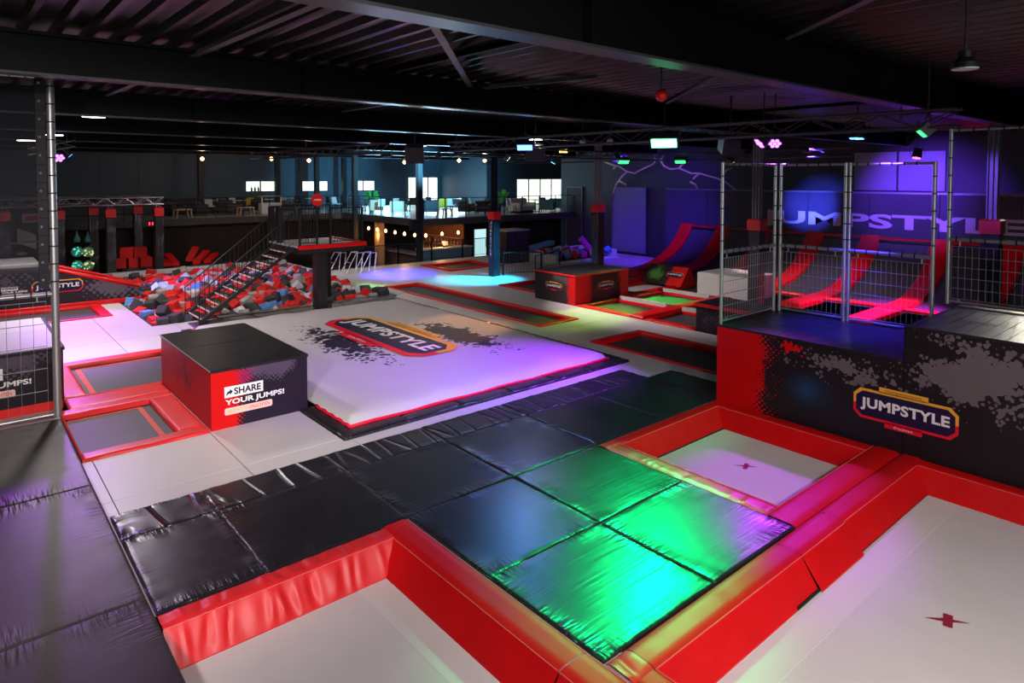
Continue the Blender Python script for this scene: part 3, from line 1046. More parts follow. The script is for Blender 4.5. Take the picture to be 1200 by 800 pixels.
MB().box(XW + .03, XB, 6.80, 6.86, .0, 1.42).build('side_panel', M['ply_black'], t)
MB().box(XW + .03, XB, 3.66, 3.70, 1.40, 1.95).build('step_riser', M['ply_black'], t)
MB().box(XW + .03, XB - .05, -.9, 6.80, .0, 1.40).build('core', M['ply_black'], t)
MB().box(XW + .03, XB - .05, -.9, 3.66, 1.40, 1.95).build('core', M['ply_black'], t)
for k in range(2):
    y0 = 3.71 + k * 1.58
    MB().box(XW - .02, XB, y0, y0 + 1.57, 1.42, 1.455).build('top_board', M['ply_black'], t)
for k in range(3):
    y0 = 3.68 - 1.53 * (k + 1)
    MB().box(XW - .02, XB + .35, y0, y0 + 1.52, 1.95, 1.985).build('top_board', M['ply_black'], t)
# slats engraved in the boards catch light as ribs
b = MB()
for k in range(26):
    b.box(XW + .02, XB + .3, 3.62 - k * .17, 3.63 - k * .17, 1.985, 1.989)
b.build('grip_ribs', M['ply_black'], t)
b = MB()
for k in range(9):
    b.box(XW + .02, XB - .1, 6.72 - k * .17, 6.73 - k * .17, 1.455, 1.459)
b.build('grip_ribs', M['ply_black'], t)
logo(t, (XW, 4.40, .42), (0, -1.44, 0), (0, 0, .47), (-.003, 0, 0))


# ------------------------------------------------------------------ fences
def fence(label, p0, p1, z0, zm, zt, posts=(True, True), net=True, nh=6, dv=.085, gap=.05, group=None, top=True, rpost=.032):
    p0, p1 = Vector((p0[0], p0[1], 0)), Vector((p1[0], p1[1], 0))
    d = (p1 - p0).normalized()
    L = (p1 - p0).length
    Z = Vector((0, 0, 1))
    t = thing('fence_panel', label, 'fence', (p0.x, p0.y, z0), group)
    for k, q in enumerate((p0, p1)):
        if posts[k]:
            MB().tube(q + Z * z0, q + Z * zt, rpost, 12).build('post', M['steel'], t, smooth='auto')
            b = MB()
            n = int((zt - zm) / .30)
            for j in range(n):
                z = zm + .2 + j * .30
                b.tube(q + Z * z, q + Z * (z + .022), rpost + .006, 10)
            b.build('strap', M['black_rubber'], t)
    if top:
        MB().tube(p0 + Z * (zt - .03), p1 + Z * (zt - .03), .026, 10).build('top_rail', M['steel'], t, smooth='auto')
    MB().tube(p0 + Z * zm, p1 + Z * zm, .038, 10).build('middle_rail', M['steel'], t, smooth='auto')
    b = MB()
    n = max(2, int(L / .22))
    for j in range(n):
        q = p0 + d * (.12 + (L - .2) * j / n)
        b.tube(q + Z * zm - d * .012, q + Z * zm + d * .012, .044, 8)
        b.tube(q + Z * zm, q + Z * (zm + .10), .008, 5)
        if top:
            b.tube(q + Z * (zt - .03) - d * .012, q + Z * (zt - .03) + d * .012, .032, 8)
    b.build('net_ties', M['black_rubber'], t)
    MB().tube(p0 + Z * (z0 + .05), p1 + Z * (z0 + .05), .022, 8).build('bottom_rail', M['steel'], t, smooth='auto')
    b = MB()
    a0, a1 = p0 + d * gap, p1 - d * gap
    zl, zh = z0 + .10, zm - .12
    for j in range(nh):
        z = zl + (zh - zl) * j / (nh - 1)
        b.tube(a0 + Z * z, a1 + Z * z, .0065, 5)
    n = int((L - 2 * gap) / dv)
    for j in range(n + 1):
        q = a0.lerp(a1, j / n)
        b.tube(q + Z * zl, q + Z * zh, .0038, 5)
    o = b.build('wire_mesh', M['steel_wire'], t)
    for q in (a0 + d * .12, a1 - d * .12):
        MB().tube(q + Z * zh, q + Z * zm, .012, 6).tube(q + Z * (z0 + .05), q + Z * zl, .012, 6).build('bracket', M['steel'], t)
    if net:
        n0 = p0 + d * .05
        n1 = p1 - d * .05
        MB().add([n0 + Z * (zm + .06), n1 + Z * (zm + .06), n1 + Z * (zt - .07), n0 + Z * (zt - .07)], [(0, 1, 2, 3)]).build('net', M['net'], t)
    return t


fence('short steel fence panel on the left end of the black platform', (10.97, 6.83), (12.92, 6.83), 1.455, 2.80, 4.47)
fence('steel fence panel along the platform beside the corner with the short panel', (13.0, 6.75), (13.0, 5.47), 1.455, 2.80, 4.47)
fence('steel fence panel along the platform ending at the raised step', (13.0, 5.39), (13.0, 3.98), 1.455, 2.80, 4.47)
fence('tallest steel fence panel standing on the raised step of the platform', (13.32, 3.84), (13.32, -.6), 1.985, 3.12, 5.04, nh=6, dv=.10)
# tall fence on the left, seen from the charcoal mats
lf = fence('tall galvanised fence at the end of the charcoal mats with wire panel', (1.375, 13.62), (-1.6, 13.62), .075, 2.20, 6.0 - .12, nh=6, dv=.17, gap=.13, rpost=.062, net=False)
MB().box(-1.4, 1.28, 13.61, 13.63, 2.35, 5.7).build('net', M['net'], lf)
b = MB()
for k in range(12):
    z = 2.3 + .30 * k
    b.box(1.16, 1.30, 13.58, 13.66, z, z + .30 - .012)
b.build('net_border', M['black_rubber'], lf)
b = MB()
for k in range(12):
    b.sphere((1.21, 13.56, 2.45 + .30 * k), .025, 6, 4)
b.build('net_hooks', M['steel'], lf)


# ------------------------------------------------------------------ boxes
def share_print(parent, org, s, dim=1.0):
    """the SHARE YOUR JUMPS! print on the face y = org.y ; org lower left corner, s scale"""
    o = Vector(org)
    off = Vector((0, -.003, 0))
    X, Z = Vector((1, 0, 0)) * s, Vector((0, 0, 1)) * s
    flat(M['white'], parent, o + off, X, Z, [(0, .30 + .0), (.66, .30), (.66, .49), (0, .49)], 'share_plate')
    lettering('SHARE', M['navy'], parent, o + off * 2 + X * .16 + Z * .335, X * .46, Z * .12, bold=.03)
    flat(M['navy'], parent, o + off * 2, X, Z, [(.03, .33), (.035, .38), (.06, .41), (.09, .415), (.09, .45), (.14, .395), (.09, .345), (.09, .375), (.06, .365)], 'arrow_mark')
    lettering('YOUR JUMPS!', M['white'], parent, o + off + X * .01 + Z * .145, X * 1.03, Z * .12, bold=.03)
    pts = [(.02, 0), (.80, 0), (.82, .02), (.82, .10), (.80, .12), (.02, .12), (0, .10), (0, .02)]
    flat(M['pink'], parent, o + off, X, Z, pts, 'tag_plate')
    lettering('@JUMPSTYLE', M['yellow'], parent, o + off * 2 + X * .05 + Z * .03, X * .37, Z * .06, bold=0)
    lettering('DRACHTEN', M['logo_red'], parent, o + off * 2 + X * .43 + Z * .03, X * .34, Z * .06, bold=0)


box_art = print_mat('share_box_print', 0, 2, (0.016, 0.010, 0.022), [
    ((0.075, 0.050, 0.095), blob(4.25, .95, .75, .35, 13, .8, 4.0, gain=1.1)),
    ((0.016, 0.010, 0.022), half_edge(4.55, .35, 1, 13, .4, 3.0)),
    ((0.30, 0.012, 0.08), blob(3.68, .82, .30, .22, 16, .8, 5.0, gain=.9)),
    ((0.58, 0.003, 0.004), half_edge(3.78, .30, -1, 13, .35, 2.2)),
], .42)
box_side = print_mat('share_box_side_print', 1, 2, (0.38, 0.008, 0.014), [
    ((0.07, 0.008, 0.03), blob(12.9, .55, .9, .45, 12, 1.0, 3.0, gain=.5)),
], .42)
BX0, BX1, BY0, BY1, BH = 3.235, 4.88, 11.40, 14.70, 1.0
t = thing('jump_box', 'black topped jump box with white SHARE YOUR JUMPS print standing by the air bag', 'box', (4.05, 13.05, 0))
MB().box(BX0, BX1, BY0, BY0 + .03, .0, BH - .04).build('front_panel', box_art, t)
MB().box(BX0, BX0 + .03, BY0 + .03, BY1, .0, BH - .04).build('side_panel', box_side, t)
MB().box(BX0 + .03, BX1, BY0 + .03, BY1, .0, BH - .04).build('core', M['ply_black'], t)
MB().cbox(BX0 - .015, BX1 + .015, BY0 - .015, 13.2, BH - .04, BH + .01, .01).build('lid', M['ply_black'], t)
MB().cbox(BX0 - .015, BX1 + .015, 13.206, BY1 + .015, BH - .04, BH + .01, .01).build('lid', M['ply_black'], t)
MB().tube((BX0 - .02, BY0 - .02, BH + .0), (BX0 - .02, BY1, BH + .0), .010, 6).build('edge_strip', M['alu'], t)
share_print(t, (BX0 + .21, BY0, .215), .97)
# second share box behind the tall fence
box_art2 = print_mat('share_box_print_grey', 0, 2, (0.016, 0.012, 0.018), [
    ((0.085, 0.065, 0.09), blob(.9, 1.0, 1.2, .5, 9, .9, 3.0, gain=.9)),
    ((0.016, 0.012, 0.018), blob(1.3, .75, .35, .6, 9, .9, 4.0, gain=.7)),
], .42)
t = thing('jump_box', 'grey topped jump box with share print standing behind the tall fence', 'box', (0, 16.0, 0))
MB().box(-2.4, 1.52, 14.33, 14.36, .16, 1.06).build('front_panel', box_art2, t)
MB().box(-2.4, 1.52, 14.31, 14.36, .0, .16).build('kick_strip', M['red_pad'], t)
MB().box(-2.4, 1.55, 14.36, 17.6, .0, 1.06).build('core', M['ply_black'], t)
MB().box(-2.42, 1.57, 14.31, 17.62, 1.06, 1.12).build('lid_rim', M['black_rubber'], t)
MB().box(-2.36, 1.50, 14.40, 16.1, 1.12, 1.128).build('lid', M['grey_blk'], t)
MB().box(-2.36, 1.50, 16.11, 17.56, 1.12, 1.128).build('lid', M['grey_blk'], t)
share_print(t, (-.02, 14.33, .36), 1.05)


# ------------------------------------------------------------------ air bag
def bagz(x, y):
    a = min(x - 5.0, 11.42 - x)
    c = min(y - 9.98, 19.1 - y)
    d = max(0.0, min(a, c))
    e = min(1.0, d / .55)
    z = .075 + .15 * sqrt(max(0, 1 - (1 - e) ** 2))
    z += .010 * exp(-d / .9) * (sin(6 * x + 2.1 * y) + sin(3.1 * y - 4.4 * x)) * min(1, d * 5)
    z += .004 * sin(1.3 * x) * sin(1.1 * y)
    return z


bag_art = print_mat('air_bag_print', 0, 1, (0.50, 0.475, 0.48), [
    ((0.022, 0.013, 0.035), blob(9.72, 13.5, .70, 2.1, 4.5, 1.3, 2.4, rnd=.8, gain=1.25, dw=.85)),
    ((0.022, 0.013, 0.035), blob(7.12, 14.6, .72, 2.4, 5.0, 1.3, 2.6, rnd=.8, gain=1.1, dw=.95)),
], .5)
t = thing('air_bag', 'big white landing air bag printed with a splattered emblem', 'air bag', (8.2, 14.5, 0))
b = MB()
nx, ny = 70, 90
b.grid(lambda u, v: (5.0 + 6.42 * u, 9.98 + 9.12 * v, bagz(5.0 + 6.42 * u, 9.98 + 9.12 * v)), nx, ny)
b.build('cover', bag_art, t, smooth=True)
for (p, q) in (((5.0, 9.98), (11.42, 9.98)), ((5.0, 9.98), (5.0, 11.3)), ((5.0, 14.8), (5.0, 19.1))):
    b = MB().path([(p[0] + (q[0] - p[0]) * k / 16, p[1] + (q[1] - p[1]) * k / 16, .06 + .008 * sin(k * 1.7)) for k in range(17)], .028, 6)
    b.build('red_hem', M['logo_red'], t, smooth=True)


def frame_strip(x0, x1, y0, y1, seed):
    MB().cushion(x0, x1, y0, y1, -.03, .055, 12, seed, .02, .006, .05).build('black_border', M['black_mat'], t, smooth='auto')


for k in range(6):
    x0 = 4.74 + k * 1.166
    frame_strip(x0, x0 + 1.16, 9.63, 9.975, 300 + k)
frame_strip(4.74, 5.0, 9.98, 11.36, 310)
frame_strip(4.74, 5.0, 14.78, 19.33, 311)
for k in range(6):
    y0 = 9.98 + k * 1.56
    frame_strip(11.43, 11.745, y0, y0 + 1.55, 320 + k)
for k in range(5):
    x0 = 5.0 + k * 1.28
    frame_strip(x0, x0 + 1.27, 19.11, 19.34, 330 + k)
# emblem on the bag: reads along -y, top of the letters towards +x
logo(t, (7.62, 17.0, .243), (0, -4.75, 0), (1.45, 0, 0), (0, 0, .004), frame=.115)

# ------------------------------------------------------------------ foam pit
PX0, PX1, PY0, PY1 = 4.32, 11.98, 20.57, 31.48
b = MB().box(PX0, PX1, PY0, PY1, -1.0, -.62)
b.box(PX0 - .0, PX0 + .05, PY0, PY1, -.62, -.01).box(PX1 - .05, PX1, PY0, PY1, -.62, -.01).box(PX0, PX1, PY0, PY0 + .05, -.62, -.01).box(PX0, PX1, PY1 - .05, PY1, -.62, -.01)
struct(b.build('floor', M['black_rubber'], origin=(8, 26, -1.0)), 'black basin of the foam pit')
tag(MB().cbox(PX0 - .3, PX1 + .5, PY1, PY1 + .42, -.05, .16, .03).build('pit_rim', M['grey_blk']), 'long pale padded beam along the far edge of the foam pit', 'rim')
tag(MB().cbox(PX1, PX1 + .45, PY0 - .1, PY1 - .01, -.05, .07, .03).build('pit_rim', M['grey_blk']), 'pale padded beam along the side of the foam pit beside the deck', 'rim')
tag(MB().cbox(6.0, PX1 - .01, PY0 - .32, PY0, -.0, .05, .02).build('pit_rim', M['black_mat']), 'black padded beam along the near edge of the foam pit under the stairs', 'rim')
k = 0
x = 5.15
while x < 11.7:
    w_ = 1.05 if k % 2 == 0 else .72
    tag(MB().cushion(x, min(x + w_ - .02, 11.75), 19.42, 20.22, .0, .045, 6, 700 + k, .02, .006).build('floor_mat', M['black_mat2'], smooth='auto'), 'short black mat between air bag and foam pit, %s from the stairs' % ['first', 'second', 'third', 'fourth', 'fifth', 'sixth', 'seventh', 'eighth', 'ninth'][k], 'mat', 'mats between air bag and pit')
    x += w_
    k += 1
tag(MB().cushion(4.95, 5.55, 20.95, 22.4, .0, .06, 6, 731, .02, .004).build('floor_mat', M['black_mat'], smooth='auto'), 'small lone black mat at the foot of the stairs beside the foam cubes', 'mat')

cells = []
for i in range(19):
    for j in range(27):
        cells.append((PX0 + .25 + i * .398, PY0 + .26 + j * .400))
rnd = random.Random(5)
cube_me = {}


def cube_mesh(key):
    if key in cube_me:
        return cube_me[key]
    bm = bmesh.new()
    bmesh.ops.create_cube(bm, size=.30)
    bmesh.ops.bevel(bm, geom=bm.edges[:], offset=.015, segments=1, affect='EDGES')
    me = bpy.data.meshes.new('foam_cube')
    bm.to_mesh(me)
    bm.free()
    me.materials.append(M[key])
    cube_me[key] = me
    return me


names = {'foam_red': 'red', 'foam_dark': 'charcoal', 'foam_grey': 'beige grey', 'foam_blue': 'blue', 'foam_white': 'pale grey'}
cells.sort(key=lambda c: c[0] ** 2 + c[1] ** 2)
rest = MB()
for n, (x, y) in enumerate(cells):
    key = rnd.choices(list(names), [.42, .28, .21, .04, .05])[0]
    z = rnd.uniform(-.22, .10)
    rot = (rnd.uniform(0, 1.57), rnd.uniform(0, 1.57), rnd.uniform(0, 1.57))
    px, py = x + rnd.uniform(-.06, .06), y + rnd.uniform(-.06, .06)
    if n < 300:
        o = bpy.data.objects.new('foam_cube', cube_mesh(key))
        C.objects.link(o)
        o.location = (px, py, z)
        o.rotation_euler = rot
        tag(o, '%s foam cube lying among others in the foam pit' % names[key], 'foam cube', '%s foam cubes in the pit' % names[key])
    else:
        me = cube_mesh(key)
        mt = Matrix.Translation((px, py, z)) @ Matrix.Rotation(rot[0], 4, 'X') @ Matrix.Rotation(rot[1], 4, 'Y') @ Matrix.Rotation(rot[2], 4, 'Z')
        rest.add([mt @ v.co for v in me.vertices], [tuple(p.vertices) for p in me.polygons])
o = rest.build('foam_cubes', M['foam_red'])
tag(o, 'mass of foam cubes at the far end of the foam pit', 'foam cubes', kind='stuff')
for key in ('foam_dark', 'foam_grey', 'foam_red'):
    o.data.materials.append(M[key])
for i, p in enumerate(o.data.polygons):
    p.material_index = (i // 26 * 7919) % 4

# ------------------------------------------------------------------ stairs and dive platform
SX0, SX1, SY0, SY1, DZ = 5.35, 8.04, 19.72, 21.15, 2.05
t = thing('staircase', 'black open staircase with thin railings rising over the foam pit', 'stairs', (SX0, 20.4, 0))
NS = 11
for k in range(NS):
    x = SX0 + .05 + (SX1 - SX0) * k / NS
    z = DZ * (k + 1) / (NS + 1)
    MB().box(x, min(x + .25, SX1), SY0 + .06, SY1 - .06, z - .03, z).build('tread', M['ply_black'], t)
    MB().box(x - .004, x + .012, SY0 + .06, SY1 - .06, z - .03, z + .006).build('nosing', M['pink'], t)
for y in (SY0, SY1):
    b = MB()
    a0, a1 = Vector((SX0 - .05, y, -.0)), Vector((SX1, y, DZ - .06))
    b.add([(a0.x, y - .025, 0), (a0.x, y - .025, .11), (a1.x, y - .025, DZ), (a1.x, y - .025, DZ - .11), (a0.x, y + .025, 0), (a0.x, y + .025, .11), (a1.x, y + .025, DZ), (a1.x, y + .025, DZ - .11)],
          [(0, 1, 2, 3), (7, 6, 5, 4), (1, 5, 6, 2), (0, 3, 7, 4), (0, 4, 5, 1), (3, 2, 6, 7)])
    b.build('stringer', M['black_metal'], t)
    MB().path([(SX0 - .03, y, .02), (SX0 - .03, y, .92), (SX1 - .0, y, DZ + 1.0)], .024, 6).build('handrail', M['black_metal'], t)
    MB().path([(SX0 - .03, y, .14), (SX1 - .0, y, DZ + .12)], .012, 5).build('lower_rail', M['black_metal'], t)
    base = None
    n = 21
    for k in range(1, n):
        x = SX0 + (SX1 - SX0) * k / n
        z = DZ * k / n
        if base is None:
            base = MB().tube((x, y, z + .12), (x, y, z + .95), .010, 5).build('baluster', M['black_metal'], t)
            x_, z_ = x, z
        else:
            shared(base, t, x - x_, 0, z - z_)

t = thing('dive_platform', 'raised black platform with red edge and bar railing on one thick post above the pit', 'platform', (8.95, 20.6, 0))
DX0, DX1, DY0, DY1 = 8.15, 10.35, 19.50, 22.0
MB().box(DX0, DX1, DY0, DY1, DZ - .05, DZ).build('deck_board', M['grey_blk'], t)
MB().box(DX0 + .03, DX1 - .03, DY0 + .03, DY1 - .03, DZ - .24, DZ - .05).build('frame', M['black_metal'], t)
MB().cbox(DX0 - .02, DX1 + .04, DY0 - .05, DY0 + .12, DZ - .09, DZ + .035, .02).build('edge_pad', M['red'], t)
MB().cbox(DX1 - .12, DX1 + .05, DY0 + .13, DY1, DZ - .09, DZ + .035, .02).build('edge_pad', M['red'], t)
MB().box(8.75, 9.09, 19.62, 19.96, .0, DZ - .24).build('post', M['black_mat'], t)
MB().box(8.65, 9.2, 19.52, 20.05, .0, .02).build('base_plate', M['black_metal'], t)
MB().box(9.9, 10.1, 21.5, 21.7, -.6, DZ - .24).build('post', M['black_metal'], t)


def bar_rail(t, p0, p1, z0, h, n, rp=.02, rb=.009):
    p0, p1 = Vector((*p0, 0)), Vector((*p1, 0))
    Z = Vector((0, 0, 1))
    for q in (p0, p1):
        MB().box(q.x - rp, q.x + rp, q.y - rp, q.y + rp, z0, z0 + h).build('railing_post', M['black_metal'], t)
    MB().tube(p0 + Z * (z0 + h), p1 + Z * (z0 + h), .024, 6).build('handrail', M['black_metal'], t)
    MB().tube(p0 + Z * (z0 + .10), p1 + Z * (z0 + .10), .014, 6).build('lower_rail', M['black_metal'], t)
    q0 = p0.lerp(p1, 1 / n)
    base = MB().tube(q0 + Z * (z0 + .1), q0 + Z * (z0 + h), rb, 5).build('baluster', M['black_metal'], t)
    for k in range(2, n):
        d = p0.lerp(p1, k / n) - q0
        shared(base, t, d.x, d.y, 0)


bar_rail(t, (8.2, 19.6), (8.75, 19.6), DZ, 1.15, 6, rp=.03)
bar_rail(t, (9.2, 19.6), (10.3, 19.6), DZ, 1.15, 14, rp=.03)
bar_rail(t, (8.2, 21.95), (10.3, 21.95), DZ, 1.15, 24, rp=.03)
bar_rail(t, (8.2, 21.2), (8.2, 21.9), DZ, 1.15, 6, rp=.08)
# red round sign on the platform railing
p = GY(372, 234, 19.9)
t2 = thing('round_sign', 'red round sign on a thin pole above the stairs', 'sign', (p.x, 19.9, DZ))
b = MB()
n = 20
b.add([(p.x + .20 * cos(2 * pi * i / n), 19.9 + (0 if s == 0 else .015), p.z + .20 * sin(2 * pi * i / n)) for s in (0, 1) for i in range(n)],
      [tuple(range(n)), tuple(range(2 * n - 1, n - 1, -1))] + [(i, (i + 1) % n, n + (i + 1) % n, n + i) for i in range(n)])
b.build('disc', M['red_pad'], t2)
MB().box(p.x - .12, p.x + .12, 19.89, 19.898, p.z - .025, p.z + .025).build('white_bar', M['pink'], t2)
MB().tube((p.x, 19.925, DZ), (p.x, 19.925, p.z + .1), .02, 6).build('pole', M['black_metal'], t2)

# ------------------------------------------------------------------ printed ramp and padded posts on the left
ramp_art = print_mat('ramp_print', 0, 2, (0.020, 0.014, 0.022), [
    ((0.105, 0.085, 0.11), blob(4.3, .55, 1.2, .6, 5, .8, 2.5, gain=.9)),
    ((0.105, 0.085, 0.11), blob(1.3, 1.0, 1.0, .5, 5, .9, 2.5, gain=.6)),
], .45)
t = thing('ramp', 'dark printed wedge ramp with red piping dropping into the foam pit', 'ramp', (2.5, 26.0, 0))
RY0, RY1 = 25.2, 26.9
def ramp_top(x):
    return 1.22 if x < 2.45 else 1.22 - .80 * (x - 2.45) / 2.45
b = MB()
for (xa, xb) in ((-3.5, 2.45), (2.45, 4.9)):
    za, zb_ = ramp_top(xa), ramp_top(xb)
    b.add([(xa, RY0, .14), (xb, RY0, .14), (xb, RY0, zb_), (xa, RY0, za)], [(0, 1, 2, 3)])
b.build('side_panel', ramp_art, t)
b = MB()
for (xa, xb) in ((-3.5, 2.45), (2.45, 4.9)):
    za, zb_ = ramp_top(xa) - .02, ramp_top(xb) - .02
    b.hexa([(xa, RY0 + .02, 0), (xb, RY0 + .02, 0), (xb, RY1, 0), (xa, RY1, 0), (xa, RY0 + .02, za), (xb, RY0 + .02, zb_), (xb, RY1, zb_), (xa, RY1, za)])
b.build('core', M['ply_black'], t)
MB().hexa([(2.5, RY0 + .25, ramp_top(2.5)), (4.2, RY0 + .25, ramp_top(4.2)), (4.2, RY1 - .25, ramp_top(4.2)), (2.5, RY1 - .25, ramp_top(2.5)), (2.5, RY0 + .25, ramp_top(2.5) + .012), (4.2, RY0 + .25, ramp_top(4.2) + .012), (4.2, RY1 - .25, ramp_top(4.2) + .012), (2.5, RY1 - .25, ramp_top(2.5) + .012)]).build('runway', M['grey_blk'], t)
MB().hexa([(4.2, RY0 + .05, ramp_top(4.2)), (4.95, RY0 + .05, ramp_top(4.9)), (4.95, RY1 - .05, ramp_top(4.9)), (4.2, RY1 - .05, ramp_top(4.2)), (4.2, RY0 + .05, ramp_top(4.2) + .07), (4.95, RY0 + .05, ramp_top(4.9) + .05), (4.95, RY1 - .05, ramp_top(4.9) + .05), (4.2, RY1 - .05, ramp_top(4.2) + .07)]).build('tongue', M['red'], t)
for y in (RY0 + .06, RY1 - .06):
    MB().path([(2.45, y, ramp_top(2.45) + .05), (3.6, y, ramp_top(3.6) + .05), (4.9, y, ramp_top(4.9) + .03)], .065, 8).build('edge_roll', M['red'], t, smooth=True)
MB().cbox(-3.5, 4.95, RY0 - .10, RY0 + .015, .0, .15, .02).build('base_pad', M['red'], t)
logo(t, (1.95, RY0, .52), (1.35, 0, 0), (0, 0, .40), (0, -.004, 0), tabs=False)
share_print(t, (1.20, RY0, .52), .62)
# white deck box behind the post
tag(MB().cbox(-3.5, 2.35, 27.0, 29.2, .0, 1.30, .03).build('landing_block', M['grey_blk']), 'pale flat topped block behind the printed ramp', 'block')

# padded post structure with white truss
PY_A, PY_B = 32.5, 35.2


def pad_post(px, Y, label, wd=.34):
    p = GY(px, 250, Y)
    t = thing('padded_post', label, 'post', (p.x, Y, -1.2), 'padded posts of the obstacle frame')
    MB().cbox(p.x - wd / 2, p.x + wd / 2, Y - wd / 2, Y + wd / 2, -1.2, 2.44, .03).build('pad_sleeve', M['black_mat'], t)
    MB().cbox(p.x - wd / 2 - .02, p.x + wd / 2 + .02, Y - wd / 2 - .02, Y + wd / 2 + .02, 2.44, 2.84, .05).build('red_cap', M['red_pad'], t)
    MB().tube((p.x - .1, Y, 2.84), (p.x - .02, Y, 2.96), .02, 6).tube((p.x + .1, Y, 2.84), (p.x + .02, Y, 2.96), .02, 6).build('clamp', M['alu'], t)
    return p.x


for px in (5, 69, 129, 185.5):
    xe = pad_post(px, PY_A, 'black padded post with bright red cap in the front row under the white truss')
for px in (109, 161):
    pad_post(px, PY_B, 'black padded post with dull red cap in the back row of the obstacle frame')


def truss(name, p0, p1, size, label, m, rc=.025, rd=.011, step=.5, cat='truss', group=None):
    p0, p1 = Vector(p0), Vector(p1)
    d = (p1 - p0)
    L = d.length
    d.normalize()
    Z = Vector((0, 0, 1))
    s = d.cross(Z).normalized() * size / 2
    h = Z * size / 2
    t = thing(name, label, cat, p0, group)
    for a in (s + h, s - h, -s + h, -s - h):
        MB().tube(p0 + a, p1 + a, rc, 8).build('chord', m, t, smooth='auto')
    b = MB()
    n = max(2, int(L / step))
    for k in range(n):
        q0, q1 = p0 + d * (L * k / n), p0 + d * (L * (k + 1) / n)
        for (a, c) in ((s + h, s - h), (-s + h, -s - h), (s + h, -s + h), (s - h, -s - h)):
            if k % 2: a, c = c, a
            b.tube(q0 + a, q1 + c, rd, 5)
    b.build('lacing', m, t)
    return t


truss('roof_truss', (-3.0, PY_A, 3.12), (GY(191, 240, PY_A).x, PY_A, 3.12), .30, 'white lattice truss lying on the front row of padded posts', M['alu'], .03, .015, .36)
truss('roof_truss', (-3.0, PY_B, 3.12), (GY(178, 235, PY_B).x, PY_B, 3.12), .30, 'pale lattice truss on the back row of padded posts', M['alu'], .03, .015, .4)
for px in (9, 129, 187):
    x = GY(px, 240, PY_A).x
    truss('roof_truss', (x, PY_A + .18, 3.12), (x, PY_B - .18, 3.12), .28, 'short lattice truss linking the front and back rows of padded posts', M['alu'], .028, .012, .4, group='cross trusses of the obstacle frame')
# obstacle shelves and green lit block behind the fence
p = G(35, 262, 1.55)
t = thing('obstacle_block', 'grey block with a green lit top on dark shelves inside the obstacle frame', 'block', (1.6, 34.0, -1.2))
b0 = GY(20, 270, 33.9); b1 = GY(42, 270, 33.9)
MB().hexa([(b0.x, 33.9, 1.45), (b1.x, 33.9, 1.15), (b1.x, 34.6, 1.15), (b0.x, 34.6, 1.45), (b0.x, 33.9, 2.05), (b1.x, 33.9, 1.75), (b1.x, 34.6, 1.75), (b0.x, 34.6, 2.05)]).build('block', M['grey_blk'], t)
for (xa, xb, py) in ((9, 23, 285), (25, 46, 283), (20, 31, 297), (5, 30, 312)):
    q0, q1 = GY(xa, py, 34.0), GY(xb, py, 34.0)
    MB().box(q0.x, q1.x, 33.9, 34.7, q0.z - .05, q0.z).build('shelf', M['grey_blk'], t)
MB().box(-2, 2.2, 34.75, 34.8, -1.2, 2.3).build('back_board', M['ply_black'], t)
# red framed picture sign and lit red sign
q0, q1 = GY(26, 261, 35.6), GY(46, 250, 35.6)
t = thing('framed_sign', 'brown red sign in a pale frame hanging inside the obstacle frame', 'sign', (q0.x, 35.6, q0.z))
MB().box(q0.x, q1.x, 35.6, 35.64, q0.z, q1.z).build('frame', M['pink'], t)
for _x in (q0.x + .1, q1.x - .1):
    MB().tube((_x, 35.62, q1.z), (_x, 35.4, 3.02), .012, 5).build('rod', M['black_metal'], t)
MB().box(q0.x + .1, q1.x - .1, 35.585, 35.6, q0.z + .08, q1.z - .08).build('panel', M['red'], t)
q = GY(177, 262, 36.0)
t = thing('red_led_sign', 'small glowing red sign beside the last padded post', 'sign', (q.x, 36.0, q.z - .15))
MB().box(q.x - .16, q.x + .16, 36.0, 36.05, q.z - .12, q.z + .12).build('casing', M['black_metal'], t)
for s in (-.07, .07):
    MB().box(q.x + s - .03, q.x + s + .03, 35.985, 36.0, q.z - .08, q.z + .08).build('led', M['g_sign'], t)

# bubble columns: clear globes with lights
glass = P('clear_globe', (0.25, 0.55, 0.48), .08, alpha=.45, spec=.8)
for (px, col, lab) in ((90.5, (0.05, 0.9, 0.65), 'stack of clear globes glowing green inside the obstacle frame'), (103.5, (0.75, 0.75, 0.25), 'stack of clear globes with yellow sparkles beside the green one')):
    c = GY(px, 300, 33.0)
    t = thing('globe_stack', lab, 'lamp', (c.x, 33.0, .0))
    led = glow('globe_led', col, 1.6)
    for (py, r) in ((311, .215), (295, .225)):
        z = GY(px, py, 33.0).z
        g_ = MB().sphere((c.x, 33.0, z), r, 16, 10).build('globe', glass, t, smooth=True)
        rr = random.Random(int(px + py))
        bb = MB()
        for _ in range(9):
            v = Vector((rr.gauss(0, 1), rr.gauss(0, 1), rr.gauss(0, 1))).normalized() * rr.uniform(.1, r * .9)
            bb.sphere((c.x + v.x, 33.0 + v.y, z + v.z), rr.uniform(.02, .05), 6, 4)
        bb.build('led_dots', led, g_)
    MB().lathe([(.10, 0), (.13, .1), (.05, .3), (.02, .45)], (c.x, 33.0, GY(px, 282, 33.0).z - .05), 10).build('cap', M['teal_fab'], t)
    MB().lathe([(.2, 0), (.2, .1), (.12, .15)], (c.x, 33.0, -.05), 12).build('foot', M['black_metal'], t)
    # stand the foot on a plinth down to the hall floor
    MB().tube((c.x, 33.0, -1.2), (c.x, 33.0, .2), .12, 10).build('stem', M['black_metal'], t)

